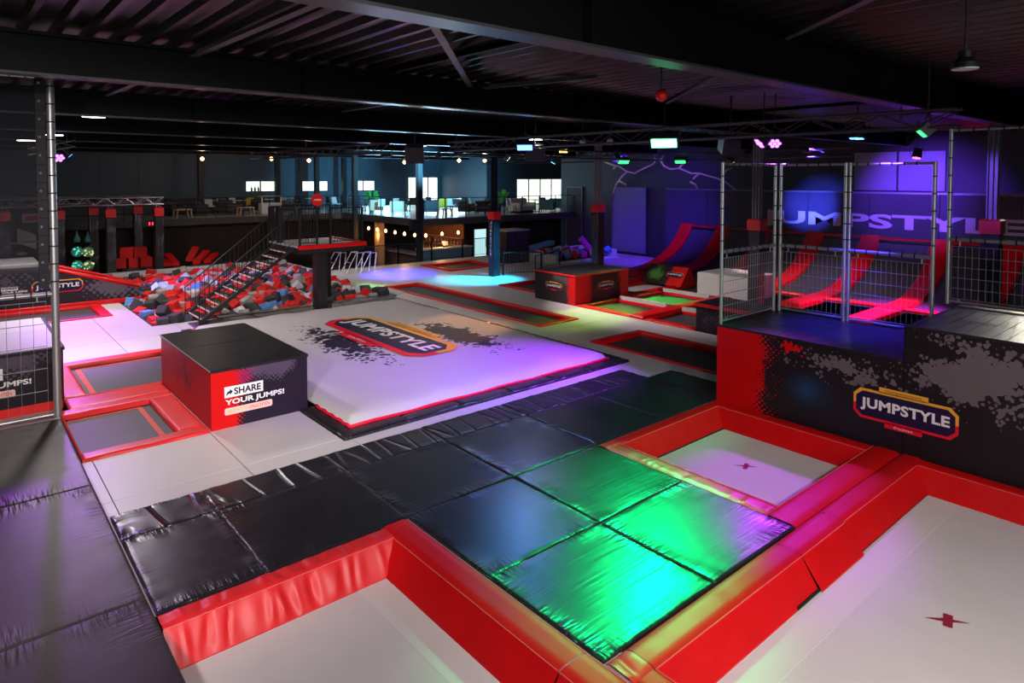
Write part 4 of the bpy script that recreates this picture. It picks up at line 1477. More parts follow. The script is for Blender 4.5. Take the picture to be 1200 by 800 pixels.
# red and black cube seats behind the pit
cs = []
for (px, z, lv) in ((141, .12, 0), (155, .12, 0), (169, .12, 0), (148, .57, 1), (163, .57, 1)):
    Y = 33.7
    p = GY(px, 305, Y)
    t = tag(MB().cbox(p.x - .28, p.x + .28, Y - .25, Y + .25, z + .003, z + .44, .04).build('foam_block', M['foam_red']), 'red foam block in the loose stack behind the foam pit', 'foam block', 'red foam blocks behind the pit')
b = MB().box(GY(137, 310, 34.4).x, GY(176, 310, 34.4).x, 33.2, 34.9, -1.2, .12)
tag(b.build('plinth', M['black_mat']), 'low black plinth under the red foam blocks', 'plinth')
# sloping red beams beside the stairs
for (a, c) in (((222, 306), (229, 292)), ((230, 312), (242, 296)), ((243, 308), (252, 299)), ((196, 312), (200, 303)), ((206, 314), (196, 300))):
    p, q = GY(*a, 33.3), GY(*c, 35.0)
    p.z = max(p.z, .07)
    b = MB()
    w_ = Vector((.16, 0, 0))
    up = Vector((0, 0, .14))
    b.hexa([p - w_, p + w_, q + w_, q - w_, p - w_ + up, p + w_ + up, q + w_ + up, q - w_ + up])
    tag(b.build('sloping_beam', M['red']), 'sloping red padded beam behind the far rim of the foam pit', 'beam', 'sloping red beams')
tag(MB().box(GY(192, 315, 34.8).x, GY(262, 308, 34.8).x, 32.9, 35.4, -1.2, .06).build('plinth', M['black_mat']), 'low black plinth under the sloping red beams', 'plinth')

# ------------------------------------------------------------------ trampoline field on the right
g_field = 'trampolines of the right field'
big_l = print_mat('big_box_left_print', 1, 2, (0.035, 0.024, 0.030), [
    ((0.10, 0.075, 0.075), blob(15.6, .8, .6, .35, 14, 1.0, 3.5, gain=.8)),
    ((0.60, 0.010, 0.012), half_edge(15.35, .22, -1, 12, .7, 3.5)),
], .45)
big_f = print_mat('big_box_front_print', 0, 2, (0.040, 0.010, 0.014), [
    ((0.12, 0.02, 0.03), blob(16.9, .5, .9, .45, 14, 1.0, 4.0, gain=.8)),
    ((0.60, 0.010, 0.012), half_edge(16.35, .35, -1, 10, .8, 3.0)),
    ((0.60, 0.010, 0.012), half_edge(17.55, .35, 1, 10, .8, 3.0)),
], .45)
t = thing('jump_box', 'red and black printed jump box with a glossy top under the steel column', 'box', (16.8, 15.9, 0))
A0, A1, B0, B1, HB = 15.46, 18.12, 14.95, 16.88, .98
MB().box(A0, A0 + .03, B0, B1, 0, HB - .03).build('side_panel', big_l, t)
MB().box(A0 + .03, A1, B0, B0 + .03, 0, HB - .03).build('front_panel', big_f, t)
MB().box(A0 + .03, A1, B0 + .03, B1, 0, HB - .03).build('core', M['ply_black'], t)
MB().cbox(A0 - .01, A1 + .01, B0 - .01, B1 + .01, HB - .03, HB + .01, .01).build('lid', M['ply_black'], t)
MB().box(A0 - .012, A1, B0 - .02, B0 - .008, HB - .04, HB + .012).box(A0 - .02, A0 - .008, B0, B1, HB - .04, HB + .012).build('edge_strip', M['red_pad'], t)
logo(t, (A0, 16.35, .42), (0, -.80, 0), (0, 0, .22), (-.004, 0, 0), tabs=True)
logo(t, (16.55, B0, .42), (.80, 0, 0), (0, 0, .22), (0, -.004, 0), tabs=True)

tramp(15.46, 17.35, 12.76, 14.92, 'black trampoline between the jump box and the wide red pad', (.28, .05, .06, .18), group=g_field)
tramp(17.95, 19.75, 12.76, 14.92, 'trampoline lit deep green behind the pale sloped pad', (.05, .05, .06, .30), group=g_field)
tramp(15.46, 17.35, 10.45, 12.20, 'black trampoline between the wide red pad and the small dark box', (.28, .05, .1, .06), group=g_field)
tramp(15.46, 19.6, 3.45, 8.75, 'black trampoline of the right field behind the fenced platform', (.28, .3, .3, .3), group=g_field)
tramp(18.25, 22.5, 15.0, 16.7, 'trampoline with a pale round centre beside the jump box', (.1, .2, .30, .30), group=g_field)
p = G(757, 338, -.05)
n = 28
bt = [o for o in C.objects if o.get('label') == 'trampoline with a pale round centre beside the jump box'][0]
cx_, cy_ = p.x, 15.95
MB().add([(cx_ + .95 * cos(2 * pi * i / n), cy_ + .62 * sin(2 * pi * i / n), -.052) for i in range(n)], [tuple(range(n))]).build('round_centre', M['white_bed'], bt)
tramp(19.15, 22.5, 17.35, 19.4, 'dark trampoline behind the one with the round centre', (.1, .2, .1, .25), group=g_field)
tramp(20.35, 22.5, 13.7, 14.92, 'dark trampoline behind the pale grey block', (.1, .2, .06, .1), group=g_field)
tramp(17.95, 19.75, 8.95, 12.20, 'dark trampoline seen through the short fence panel', (.05, .05, .1, .06), group=g_field)
# pads between them
tag(MB().cushion(15.48, 20.30, 12.21, 12.75, -.02, .10, 20, 41, .04, .004, .06).build('red_pad', M['red'], smooth='auto'), 'wide red pad running between the black trampolines of the right field', 'pad')
tag(MB().cushion(19.80, 20.85, 14.935, 14.995, -.02, .10, 10, 42, .02, .002, .02).build('red_pad', M['red'], smooth='auto'), 'slim red pad behind the pale grey block', 'pad')
tag(MB().cushion(19.15, 22.5, 16.75, 17.30, -.02, .12, 14, 43, .04, .004, .06).build('red_pad', M['red'], smooth='auto'), 'red pad between the round centred trampoline and the one behind it', 'pad')


def slant(x0, x1, y0, y1, z0, z1, label):
    b = MB().hexa([(x0, y0, -.02), (x1, y0, -.02), (x1, y1, -.02), (x0, y1, -.02), (x0, y0, z0), (x1, y0, z1), (x1, y1, z1), (x0, y1, z0)])
    return tag(b.build('sloped_pad', M['grey_blk']), label, 'pad')


slant(17.37, 17.93, 12.78, 14.7, .16, .05, 'pale sloped pad between the black and the green lit trampoline')
slant(19.77, 20.3, 12.78, 14.7, .16, .06, 'pale sloped pad with a green shine before the pale grey block')
slant(17.37, 17.93, 10.5, 12.18, .16, .05, 'pale sloped pad beside the small dark box')
slant(18.3, 18.65, 17.4, 19.1, .16, .06, 'pale sloped pad behind the jump box')
slant(19.78, 20.25, 10.9, 11.55, .16, .06, 'long pale pad seen through the fence behind the red strips')
# grey block
p = G(799, 341, 0)
tag(MB().cbox(20.32, 22.0, 11.6, 13.62, .02, .82, .03).build('vault_block', M['grey_blk']), 'large pale grey block standing before the red curved strips', 'block')
# printed wedge cushion
wedge_art = print_mat('wedge_print', 1, 2, (0.03, 0.02, 0.02), [((0.10, 0.30, 0.06), blob(16.1, .4, .45, .35, 9, .8, 4.0, gain=.9)), ((0.62, 0.012, 0.012), half_edge(15.55, .25, -1, 9, .6, 3.0))])
t = thing('wedge_cushion', 'printed wedge cushion leaning behind the pale grey block', 'cushion', (21.6, 15.6, 0))
MB().hexa([(20.9, 14.75, .05), (21.9, 14.75, .05), (21.9, 16.55, .05), (20.9, 16.55, .05), (21.45, 14.75, .72), (21.55, 14.75, .72), (21.55, 16.55, .72), (21.45, 16.55, .72)]).build('body', wedge_art, t)
logo(t, (21.13, 15.6, .34), (0, -.75, 0), (.15, 0, .18), (-.008, 0, .006), tabs=False)
# small dark box
p = G(815, 390, 0)
t = thing('jump_box', 'small dark printed box with red rim at the end of the grey walkway', 'box', (16.1, 9.6, 0))
dk = print_mat('small_box_print', 1, 2, (0.022, 0.015, 0.026), [((0.06, 0.045, 0.065), blob(9.8, .4, .8, .4, 8, 1.0, 4.0, gain=.6))])
MB().box(15.47, 16.8, 8.80, 10.40, .0, .72).build('body', dk, t)
MB().cbox(15.45, 16.82, 8.78, 10.42, .72, .77, .01).build('lid', M['ply_black'], t)
MB().box(15.43, 15.45, 8.78, 10.42, .69, .78).box(15.45, 16.8, 10.42, 10.44, .69, .78).build('rim', M['red_pad'], t)

# curved red strips with sloped black beds between them
def prof(x):
    if x < 23.4: return .07
    s = min(1.0, (x - 23.4) / (27.25 - 23.4)) * .95
    return .07 + 1.85 * (1 - sqrt(1 - s * s)) / (1 - sqrt(1 - .95 * .95))


WX = [19.9, 21.5, 22.6, 23.4, 24.0, 24.5, 25.0, 25.4, 25.8, 26.1, 26.4, 26.65, 26.85, 27.0, 27.15, 27.25]
ORD = ['first', 'second', 'third', 'fourth', 'fifth', 'sixth', 'seventh', 'eighth']
wy = [18.9, 16.9, 14.9, 12.65, 10.5, 8.05, 6.0, 3.9]
for k, y in enumerate(wy):
    hw = .34
    b = MB()
    x_s = 20.0 if k >= 5 else (20.9 if k == 4 else 22.9)
    pts = [(x, prof(x)) for x in [x_s] + [q for q in WX if q > x_s + .1]]
    n = len(pts)
    vs_ = []
    for (x, z) in pts:
        vs_ += [(x, y - hw, z), (x, y - hw * .9, z + .035), (x, y + hw * .9, z + .035), (x, y + hw, z), (x, y + hw, z - .14), (x, y - hw, z - .14)]
    fs = []
    for i in range(n - 1):
        for j in range(6):
            fs.append((i * 6 + j, i * 6 + (j + 1) % 6, (i + 1) * 6 + (j + 1) % 6, (i + 1) * 6 + j))
    fs += [tuple(range(6))[::-1], tuple((n - 1) * 6 + j for j in range(6))]
    b.add(vs_, fs)
    tag(b.build('curved_pad', M['red'], smooth='auto'), 'red padded strip curving up the black wall, %s from the tall blue lit screen' % ORD[k], 'pad', 'red curved wall strips')
    if k < len(wy) - 1:
        y2 = wy[k + 1] + hw
        y1 = y - hw
        t = thing('wall_trampoline', 'sloped black trampoline against the lettered wall, %s from the tall blue lit screen' % ORD[k], 'trampoline', (22.9, (y1 + y2) / 2, 0), 'sloped trampolines along the wall')
        b = MB()
        pts = [(22.9, .02)] + [(q, prof(q) - .05) for q in WX if 23.3 < q < 27.2]
        b.add([(x, yy, z) for (x, z) in pts for yy in (y1 - .004, y2 + .004)], [(2 * i, 2 * i + 1, 2 * i + 3, 2 * i + 2) for i in range(len(pts) - 1)])
        b.build('jump_bed', M['black_bed'], t)
        b = MB()
        for yy in (y1 - .03, y2 + .03):
            b.path([(q, yy, prof(q) - .03) for q in WX if 23.3 < q < 27.2], .012, 5)
        b.build('edge_piping', M['orange'], t)
        MB().tube((27.15, y1 - .01, 1.86), (27.15, y2 + .01, 1.86), .05, 6).build('top_roll', M['red'], t)
        MB().cbox(22.6, 22.9, y2 + .03, y1 - .03, -.02, .1, .02).build('front_pad', M['red'], t)

# padded wall panels with giant letters
M['wall_print'] = P('printed_wall_black', (.045, .044, .06), .6, spec=.2)
lw = thing('lettered_wall', 'tall black wall screen with giant letters behind the red curved strips', 'wall panel', (27.6, 11.5, 0))
for k in range(8):
    y0 = 1.0 + k * 2.42
    MB().box(27.52, 27.66, y0, y0 + 2.40, 0, 3.55).build('wall_panel', M['wall_print'], lw)
MB().box(27.48, 27.70, 1.0, 20.36, 3.55, 3.62).build('top_rail', M['brace'], lw)
w_l = P('pale_wall_letters', (.46, .44, .50), .6)
lettering('JUMPSTYLE', w_l, lw, (27.515, 15.17, 2.04), (0, -9.54, 0), (0, 0, .72), bold=.03)
tag(MB().box(27.55, 28.9, 2.2, 2.3, 0, .01).build('floor_strip', M['joint']), 'dark strip on the floor behind the lettered wall', 'strip')
# boarded upper wall panel lit by the lamps
pz = P('upper_wall_board', (.30, .28, .34), .6)
q0, q1 = GX(1000, 205, 28.95), GX(1110, 175, 28.95)
for k in range(2):
    ya = q0.y + (q1.y - q0.y) * k / 2
    yb = q0.y + (q1.y - q0.y) * (k + 1) / 2
    tag(MB().box(28.93, 28.99, min(ya, yb) + .04, max(ya, yb) - .04, 3.66, 5.2).build('wall_board', pz), 'pale square board high on the wall above the giant letters', 'board', 'pale boards above the letters')
# red stripe on the wall
tag(MB().box(28.94, 28.99, 1.0, 16.0, 3.30, 3.55).build('wall_stripe', M['red2']), 'faint red stripe on the wall above the letters', 'stripe')

# lightning sculpture on the dark wall
X_L = 28.8
MS = P('pale_lightning', (.85, .55, .42), .6)
LT = [[(708, 189), (718, 193), (726, 195), (735, 201), (744, 203), (755, 197), (766, 192), (769, 187), (774, 187)],
      [(735, 201), (728, 208), (722, 216), (718, 228)], [(726, 212), (734, 216)], [(769, 187), (766, 182)], [(774, 187), (778, 183)], [(722, 194), (719, 198)],
      [(774, 187), (778, 194), (786, 198), (796, 197), (810, 203), (820, 203), (830, 206), (841, 209), (850, 213), (862, 222), (868, 223)],
      [(796, 197), (802, 190), (803, 183)], [(820, 203), (816, 206), (812, 210)], [(809, 213), (815, 216), (817, 221), (817, 234)], [(817, 234), (812, 239)], [(817, 234), (821, 239)], [(846, 206), (852, 199), (858, 197)]]
t = thing('lightning_sculpture', 'pale branching lightning shape on the dark wall near the green lamp', 'sculpture', GX(770, 187, X_L))
for seg in LT:
    pts = [GX(x, y, X_L) for x, y in seg]
    MB().path(pts, [.06 - .035 * i / len(pts) for i in range(len(pts))], 6).build('branch', MS, t, smooth=True)
# tall blue lit screen beside the lettered wall
p0, p1 = GX(718, 250, 28.9), GX(757, 250, 28.9)
t = thing('wall_screen', 'tall plain screen lit deep blue next to the lettered wall', 'screen', (28.9, (p0.y + p1.y) / 2, 0))
MB().box(28.9, 28.97, p1.y, p0.y, .0, 3.6).build('panel', P('blue_grey_screen', (.16, .15, .24), .6), t)
for y in (p0.y, p1.y):
    MB().tube((28.88, y, 0), (28.88, y, 3.65), .03, 6).build('pole', M['brace'], t)
# dark door outline
p0, p1 = GX(664, 300, 28.95), GX(682, 220, 28.95)
dd = struct(MB().box(28.95, 28.99, p1.y, p0.y, 0, p1.z).build('door_%d' % dn, M['wall_brown']))
MB().box(28.93, 28.95, p1.y - .04, p1.y + .02, 0, p1.z).box(28.93, 28.95, p0.y - .02, p0.y + .04, 0, p1.z).box(28.93, 28.95, p1.y, p0.y, p1.z, p1.z + .06).build('door_frame', M['brace'], dd)

# soft play heap: small foam basin near the wall
t = thing('play_basin', 'low basin with white rim near the bar railing, full of blue and pink foam', 'basin', (24.0, 24.3, 0))
a, c = G(625, 309, 0), G(685, 303, 0)
X0, X1, Y0, Y1 = 22.2, 26.6, 22.6, 25.4
MB().box(X0, X1, Y0, Y0 + .12, 0, .12).box(X0, X1, Y1 - .12, Y1, 0, .42).box(X0, X0 + .12, Y0 + .12, Y1 - .12, 0, .42).box(X1 - .12, X1, Y0 + .12, Y1 - .12, 0, .42).build('rim', M['white_pl'], t)
MB().box(X0 + .12, X1 - .12, Y0 + .12, Y1 - .12, 0, .05).build('base', M['black_rubber'], t)
pk = P('pink_foam', (.55, .03, .30), .8)
rr = random.Random(21)
for k in range(26):
    me = cube_mesh('foam_blue' if k % 5 in (0, 1) else ('foam_red' if k % 5 == 2 else 'foam_white'))
    if k % 5 == 3:
        if 'pk' not in cube_me:
            cube_me['pk'] = cube_me['foam_blue'].copy()
            cube_me['pk'].materials.clear()
            cube_me['pk'].materials.append(pk)
        me = cube_me['pk']
    o = bpy.data.objects.new('foam_cube', me)
    C.objects.link(o)
    o.location = (X0 + .4 + (k % 7) * .62 + rr.uniform(-.08, .08), Y0 + .45 + (k // 7) * .62, .25 + rr.uniform(0, .12))
    o.rotation_euler = (rr.uniform(0, 1.5), rr.uniform(0, 1.5), rr.uniform(0, 1.5))
    tag(o, 'foam cube tossed into the small white rimmed basin', 'foam cube', 'foam cubes in the small basin')
tag(MB().tube((25.2, 23.2, .35), (24.6, 23.4, 1.05), .17, 12).build('foam_roll', pk), 'pink foam roll sticking out of the white rimmed basin', 'foam roll')
tag(MB().hexa([(22.3, 24.9, .42), (24.2, 24.9, .62), (24.2, 25.3, .62), (22.3, 25.3, .42), (22.3, 24.9, .60), (24.2, 24.9, .85), (24.2, 25.3, .85), (22.3, 25.3, .60)]).build('foam_wedge', M['foam_blue']), 'blue foam wedge lying on the rim of the small basin', 'foam wedge')

# ------------------------------------------------------------------ cafe furniture on the balcony
def make_chair(m_seat, m_leg, label, group):
    t = thing('cafe_chair', label, 'chair', (0, 0, 0), group)
    MB().cbox(-.22, .22, -.21, .21, .42, .47, .02).build('seat', m_seat, t)
    MB().hexa([(-.21, .17, .47), (.21, .17, .47), (.21, .21, .47), (-.21, .21, .47), (-.20, .25, .86), (.20, .25, .86), (.20, .29, .86), (-.20, .29, .86)]).build('backrest', m_seat, t)
    for sx in (-1, 1):
        for sy in (-1, 1):
            MB().tube((sx * .18, sy * .17, .42), (sx * .21, sy * .20, 0), .016, 6).build('leg', m_leg, t)
    return t


def make_armchair(m_body, label, group, low=.78):
    t = thing('armchair', label, 'armchair', (0, 0, 0), group)
    MB().cbox(-.34, .34, -.34, .28, .18, .44, .05).build('seat', m_body, t)
    MB().cbox(-.40, .40, .24, .42, .16, low, .05).build('backrest', m_body, t)
    for s in (-1, 1):
        MB().cbox(min(s * .30, s * .42), max(s * .30, s * .42), -.34, .26, .16, .60, .04).build('armrest', m_body, t)
        for sy in (-.28, .32):
            MB().tube((s * .32, sy, .18), (s * .34, sy, 0), .02, 6).build('leg', M['black_metal'], t)
    return t


def make_table(m_top, label, group, h=.74, w_=.7, d_=.7):
    t = thing('cafe_table', label, 'table', (0, 0, 0), group)
    MB().cbox(-w_ / 2, w_ / 2, -d_ / 2, d_ / 2, h - .03, h, .01).build('tabletop', m_top, t)
    MB().tube((0, 0, .03), (0, 0, h - .03), .03, 8).build('column', M['black_metal'], t)
    MB().lathe([(.24, 0), (.24, .02), (.06, .03)], (0, 0, 0), 12).build('base', M['black_metal'], t)
    return t


def make_bench_table(label, group):
    t = thing('coffee_table', label, 'table', (0, 0, 0), group)
    MB().cbox(-.40, .40, -.25, .25, .40, .45, .01).build('tabletop', M['wood'], t)
    for s in (-1, 1):
        for y in (-1, 1):
            MB().hexa([(s * .40 - .03, y * .2 - .03, 0), (s * .40 + .03, y * .2 - .03, 0), (s * .40 + .03, y * .2 + .03, 0), (s * .40 - .03, y * .2 + .03, 0), (s * .34 - .03, y * .2 - .03, .40), (s * .34 + .03, y * .2 - .03, .40), (s * .34 + .03, y * .2 + .03, .40), (s * .34 - .03, y * .2 + .03, .40)]).build('leg', M['wood'], t)
    return t


def make_sofa(m_body, label, group):
    t = thing('sofa', label, 'sofa', (0, 0, 0), group)
    MB().cbox(-.85, .85, -.40, .30, .15, .42, .05).build('seat', m_body, t)
    MB().cbox(-.90, .90, .25, .45, .12, .85, .06).build('backrest', m_body, t)
    for s in (-1, 1):
        MB().cbox(min(s * .78, s * .95), max(s * .78, s * .95), -.40, .40, .12, .60, .05).build('armrest', m_body, t)
    MB().box(-.8, .8, -.3, .3, 0, .12).build('plinth', M['black_metal'], t)
    return t


_used = {}
FZ = 2.05


TAKEN = [(17.98, 28.2, .3), (17.6, 34.3, .3)]
for _px in (235, 325, 371, 403):
    TAKEN.append((GY(_px, 200, 41.6).x, 41.6, .35))


def free_spot(px, py, r):
    for k in range(60):
        dy = ((k + 1) // 2) * .22 * (1 if k % 2 else -1)
        q = G(px, py + dy, FZ)
        if q.x < 18.7 + r and q.y < 36.4 + r: continue
        if q.y < 28.5 + r or q.y > 43.5 - r: continue
        if q.x > 29.5 - r and q.y > 37.6 - r: continue
        if q.x > 28.6 - r and q.y < 29.6 + r: continue
        if all(hypot(q.x - a, q.y - c) > r + e for a, c, e in TAKEN):
            TAKEN.append((q.x, q.y, r))
            return q
    return None


RAD = {'btab': .45, 'barm': .50, 'darm': .50, 'tarm': .50, 'ctab': .42, 'dtab': .42, 'dark': .30, 'pale': .30}


def place(key, maker, px, py, rz, label=None):
    q = free_spot(px, py, RAD[key])
    if q is None:
        return None
    if key not in _used:
        _used[key] = maker()
        o = _used[key]
        o.location = q
        o.rotation_euler = (0, 0, rz)
        if label: o['label'] = label
        return o
    return copy_tree(_used[key], q, rz, label=label)


dark = lambda: make_chair(M['dark_fab'], M['black_metal'], 'dark cafe chair drawn up to a small cafe table', 'dark chairs of the cafe')
pale = lambda: make_chair(M['white_pl'], M['black_metal'], 'pale cafe chair on the bright balcony floor', 'pale chairs of the cafe')
darm = lambda: make_armchair(M['dark_fab'], 'charcoal armchair in the cafe behind the balcony railing', 'charcoal armchairs of the cafe')
barm = lambda: make_armchair(M['beige_fab'], 'beige shell armchair at the balcony corner', 'beige armchairs of the cafe')
tarm = lambda: make_armchair(M['teal_fab'], 'teal armchair before the four paned window', 'teal armchairs of the cafe')
ctab = lambda: make_table(M['white_pl'], 'small pale topped cafe table among dark chairs', 'pale cafe tables')
dtab = lambda: make_table(M['wall_brown'], 'small dark topped cafe table near the balcony corner', 'dark cafe tables')
btab = lambda: make_bench_table('light wood coffee table with splayed legs by the balcony railing', 'wooden coffee tables')

# long counter with white top in front of the small windows
p0 = GY(304, 250, 38.6)
p1 = GY(328, 250, 38.6)
TAKEN.append(((p0.x + p1.x) / 2, p0.y, .8))
t = thing('serving_counter', 'pale serving counter with white legs beside the stairs in the cafe', 'counter', ((p0.x + p1.x) / 2, p0.y, FZ))
MB().cbox(p0.x, p1.x, p0.y - .35, p0.y + .35, FZ + .95, FZ + 1.0, .01).build('worktop', M['white_pl'], t)
MB().box(p0.x + .05, p1.x - .05, p0.y - .28, p0.y + .28, FZ, FZ + .60).build('body', M['white_pl'], t)
for x in (p0.x + .05, p1.x - .05):
    MB().box(x - .03, x + .03, p0.y - .33, p0.y - .27, FZ, FZ + .95).build('leg', M['white_pl'], t)
q = free_spot(519, 252, .33)
o = make_chair(M['yellow_fab'], M['wood'], 'mustard yellow chair beside the wooden coffee table above the bar', None); o.location = q; o.rotation_euler = (0, 0, 2.6); o.scale = (1.1, 1.1, 1.1)
q = free_spot(293, 248, .33)
o = make_chair(M['yellow_fab'], M['wood'], 'mustard yellow chair behind the wooden coffee table over the stairs', None); o.location = q; o.rotation_euler = (0, 0, 2.9)
q = free_spot(612, 249, .95)
o = make_sofa(M['white_pl'], 'pale sofa by the four paned window', None); o.location = q; o.rotation_euler = (0, 0, .3)
q = free_spot(216, 247, .95)
o = make_sofa(M['dark_fab'], 'charcoal sofa behind the first wooden coffee table', None); o.location = q; o.rotation_euler = (0, 0, .1)
place('btab', btab, 214, 255, .2)
place('btab', btab, 288, 252, .1)
place('btab', btab, 521, 254.5, .3)
place('barm', barm, 441, 255, 2.6)
place('barm', barm, 467, 257, 2.4)
for (x, y, r) in ((205, 252, .4), (232, 251, 2.2), (262, 250, -.6), (277, 250, 1.2), (306, 248, .2), (342, 250, .8), (505, 252, 2.8), (548, 251, .4), (566, 251, -.5), (577, 250, .3), (607, 250, 2.9)):
    place('darm', darm, x, y, r)
for (x, y, r) in ((642, 249, 2.2), (653, 250, 2.0)):
    place('tarm', tarm, x, y, r)
for (x, y) in ((200, 248), (225, 247), (240, 247), (252, 249), (268, 246), (280, 249), (312, 248), (344, 245), (365, 245), (540, 246), (627, 248), (594, 246)):
    place('ctab', ctab, x, y, .1)
for (x, y) in ((428, 247), (477, 247), (498, 246), (413, 246)):
    place('dtab', dtab, x, y, .2)
for (x, y, r) in ((236, 248, 1.2), (246, 248, -1.3), (255, 247, .5), (272, 247, 2.0), (283, 247, .2), (320, 246, 1), (350, 246, 2.6), (358, 246, .4), (372, 246, .3), (388, 246, 1.6), (420, 248, 1.0), (434, 248, 3.0), (471, 248, .4), (484, 247, 2.5), (493, 247, .2), (505, 246, 1.9), (533, 247, .6), (546, 246, 2.2), (555, 246, 1.1), (617, 248, 1.0), (636, 248, 2.3)):
    place('dark', dark, x, y, r)
for (x, y, r) in ((446, 249.5, 2.9), (461, 249, 3.3), (210, 246, .6), (247, 246, 2.4), (260, 248, 1.4), (275, 246, .3), (335, 247, 2.2), (298, 246, 1.2), (395, 247, .4), (529, 249, 2.0), (600, 248, .5)):
    place('pale', pale, x, y, r)
# plants
for (px, py, s, lab) in ((436, 246, 1.0, 'green palm plant under the third small window'), (584, 248, 1.1, 'green palm plant beside the dark post of the cafe')):
    q = free_spot(px, py, .25)
    t = thing('potted_plant', lab, 'plant', q)
    MB().lathe([(.14, 0), (.18, .32), (.16, .34)], q, 12).build('pot', M['dark_fab'], t)
    rr = random.Random(int(px))
    for k in range(14):
        a = rr.uniform(0, 6.3)
        r = rr.uniform(.3, .65) * s
        h = rr.uniform(.7, 1.35) * s
        d = Vector((cos(a), sin(a), 0))
        side = Vector((-sin(a), cos(a), 0)) * .07
        b0 = q + Vector((0, 0, .3))
        pts = [b0, b0 + d * r * .5 + Vector((0, 0, h * .75)), b0 + d * r + Vector((0, 0, h * .7))]
        MB().add([pts[0], pts[1] + side, pts[2], pts[1] - side], [(0, 1, 2), (0, 2, 3)]).build('leaf', M['leaf'], t)

# small bottles standing on the sill of the first small window
q0 = GY(290, 224, 43.8)
for k in range(3):
    x = GY(295 + 4 * k, 222, 43.75).x
    tag(MB().lathe([(.06, 0), (.06, .18), (.02, .24), (.02, .32)], (x, 43.78, q0.z + .005), 8).build('bottle', M['dark_fab']), 'small dark bottle on the sill of the first small window', 'bottle', 'bottles on the sill')
sill = struct(MB().box(q0.x - .1, GY(321, 224, 43.8).x + .1, 43.66, 43.9, q0.z - .06, q0.z).build('trim_21', M['frame']))

# ------------------------------------------------------------------ bar under the balcony
t = thing('bar_counter', 'dark bar counter under the balcony corner behind the deck railing', 'bar', (19.6, 31.2, -1.2))
MB().box(19.3, 19.9, 29.6, 34.6, -1.2, -.06).build('front', M['wall_brown'], t)
MB().cbox(19.15, 20.05, 29.5, 34.7, -.06, .0, .01).build('worktop', P('bar_top', (.10, .11, .22), .35), t)
t = thing('back_bar', 'warm lit wooden back bar with shelves under the balcony', 'shelf', (21.6, 32.0, -1.2))
MB().box(21.55, 21.65, 29.4, 33.9, -1.2, 1.6).build('back_panel', P('warm_wood', (.20, .07, .03), .6, var=.3, vscale=5), t)
for z in (-.1, .35, .8):
    MB().box(21.25, 21.55, 29.5, 33.8, z, z + .04).build('shelf', M['wood'], t)
rr = random.Random(8)
for k in range(26):
    y = 29.7 + (k % 13) * .31
    z = -.059 if k < 13 else .391
    m = rr.choice(['dark_fab', 'wood', 'leaf', 'beige_fab', 'white_pl'])
    key = 'bottle_' + m
    if key not in _used:
        o = MB().lathe([(.045, 0), (.045, .18), (.015, .24), (.015, .32)], (0, 0, 0), 8).build('bottle', M[m])
        _used[key] = o
    else:
        o = copy_tree(_used[key], (0, 0, 0))
    o.location = (21.4, y, z)
    tag(o, 'bottle standing on a shelf of the back bar', 'bottle', 'bottles of the back bar')
# wooden pillar beside the bar
tag(MB().box(18.6, 18.95, 33.4, 33.9, -1.2, 1.72).build('wood_pillar', M['wood']), 'light wooden pillar at the end of the row of bulbs', 'pillar')
# pendant bulbs
bulbs = []
for (px, py) in ((432, 267), (442, 268.5), (452, 270), (463, 271.8), (474, 273.5), (486, 275)):
    bulbs.append(GX(px, py, 18.5))
for (px, py) in ((499, 275.5), (518, 273.5), (537, 272)):
    bulbs.append(GY(px, py, 28.9))
first = None
for q in bulbs:
    if first is None:
        t = thing('pendant_bulb', 'bare warm bulb hanging on a cord under the balcony edge', 'lamp', (0, 0, 0), 'pendant bulbs of the bar')
        MB().lathe([(.01, -.11), (.06, -.08), (.075, -.03), (.05, .04), (.03, .08)], (0, 0, 0), 10).build('bulb', M['g_warm'], t, smooth=True)
        MB().lathe([(.032, .08), (.032, .15)], (0, 0, 0), 8).build('socket', M['black_metal'], t)
        t.location = q
        first = t
    else:
        t = copy_tree(first, q)
    ORG[t.name] = Vector((0, 0, 0))
    MB().tube((0, 0, .15), (0, 0, 1.87 - q.z), .006, 5).build('cord', M['black_metal'], t)
for q in (bulbs[1], bulbs[4], bulbs[7]):
    point('bar_glow', q - Vector((0, 0, .35)), 45, (1.0, .45, .16), .08)
# small ceiling lights of the cafe
for (px, py, z) in ((237, 186, 4.6), (318, 186, 4.6), (362, 188, 4.55), (474, 190, 4.5), (538, 188, 4.5), (568, 188, 4.5)):
    dd_ = ray(px, py)
    s = 38.0 / hypot(dd_.x, dd_.y)
    q = Vector((dd_.x * s, dd_.y * s, CAM_H + dd_.z * s))
    t = thing('cafe_lamp', 'small warm ceiling lamp on a rod above the cafe', 'lamp', q, 'warm cafe lamps')
    MB().sphere(q, .10, 10, 6).build('globe', M['g_warm'], t, smooth=True)
    MB().tube(q + Vector((0, 0, .1)), (q.x, q.y, 6.0), .01, 5).build('rod', M['black_metal'], t)
    point('cafe_lamp_light', q - Vector((0, 0, .25)), 45, (1.0, .78, .58), .1)
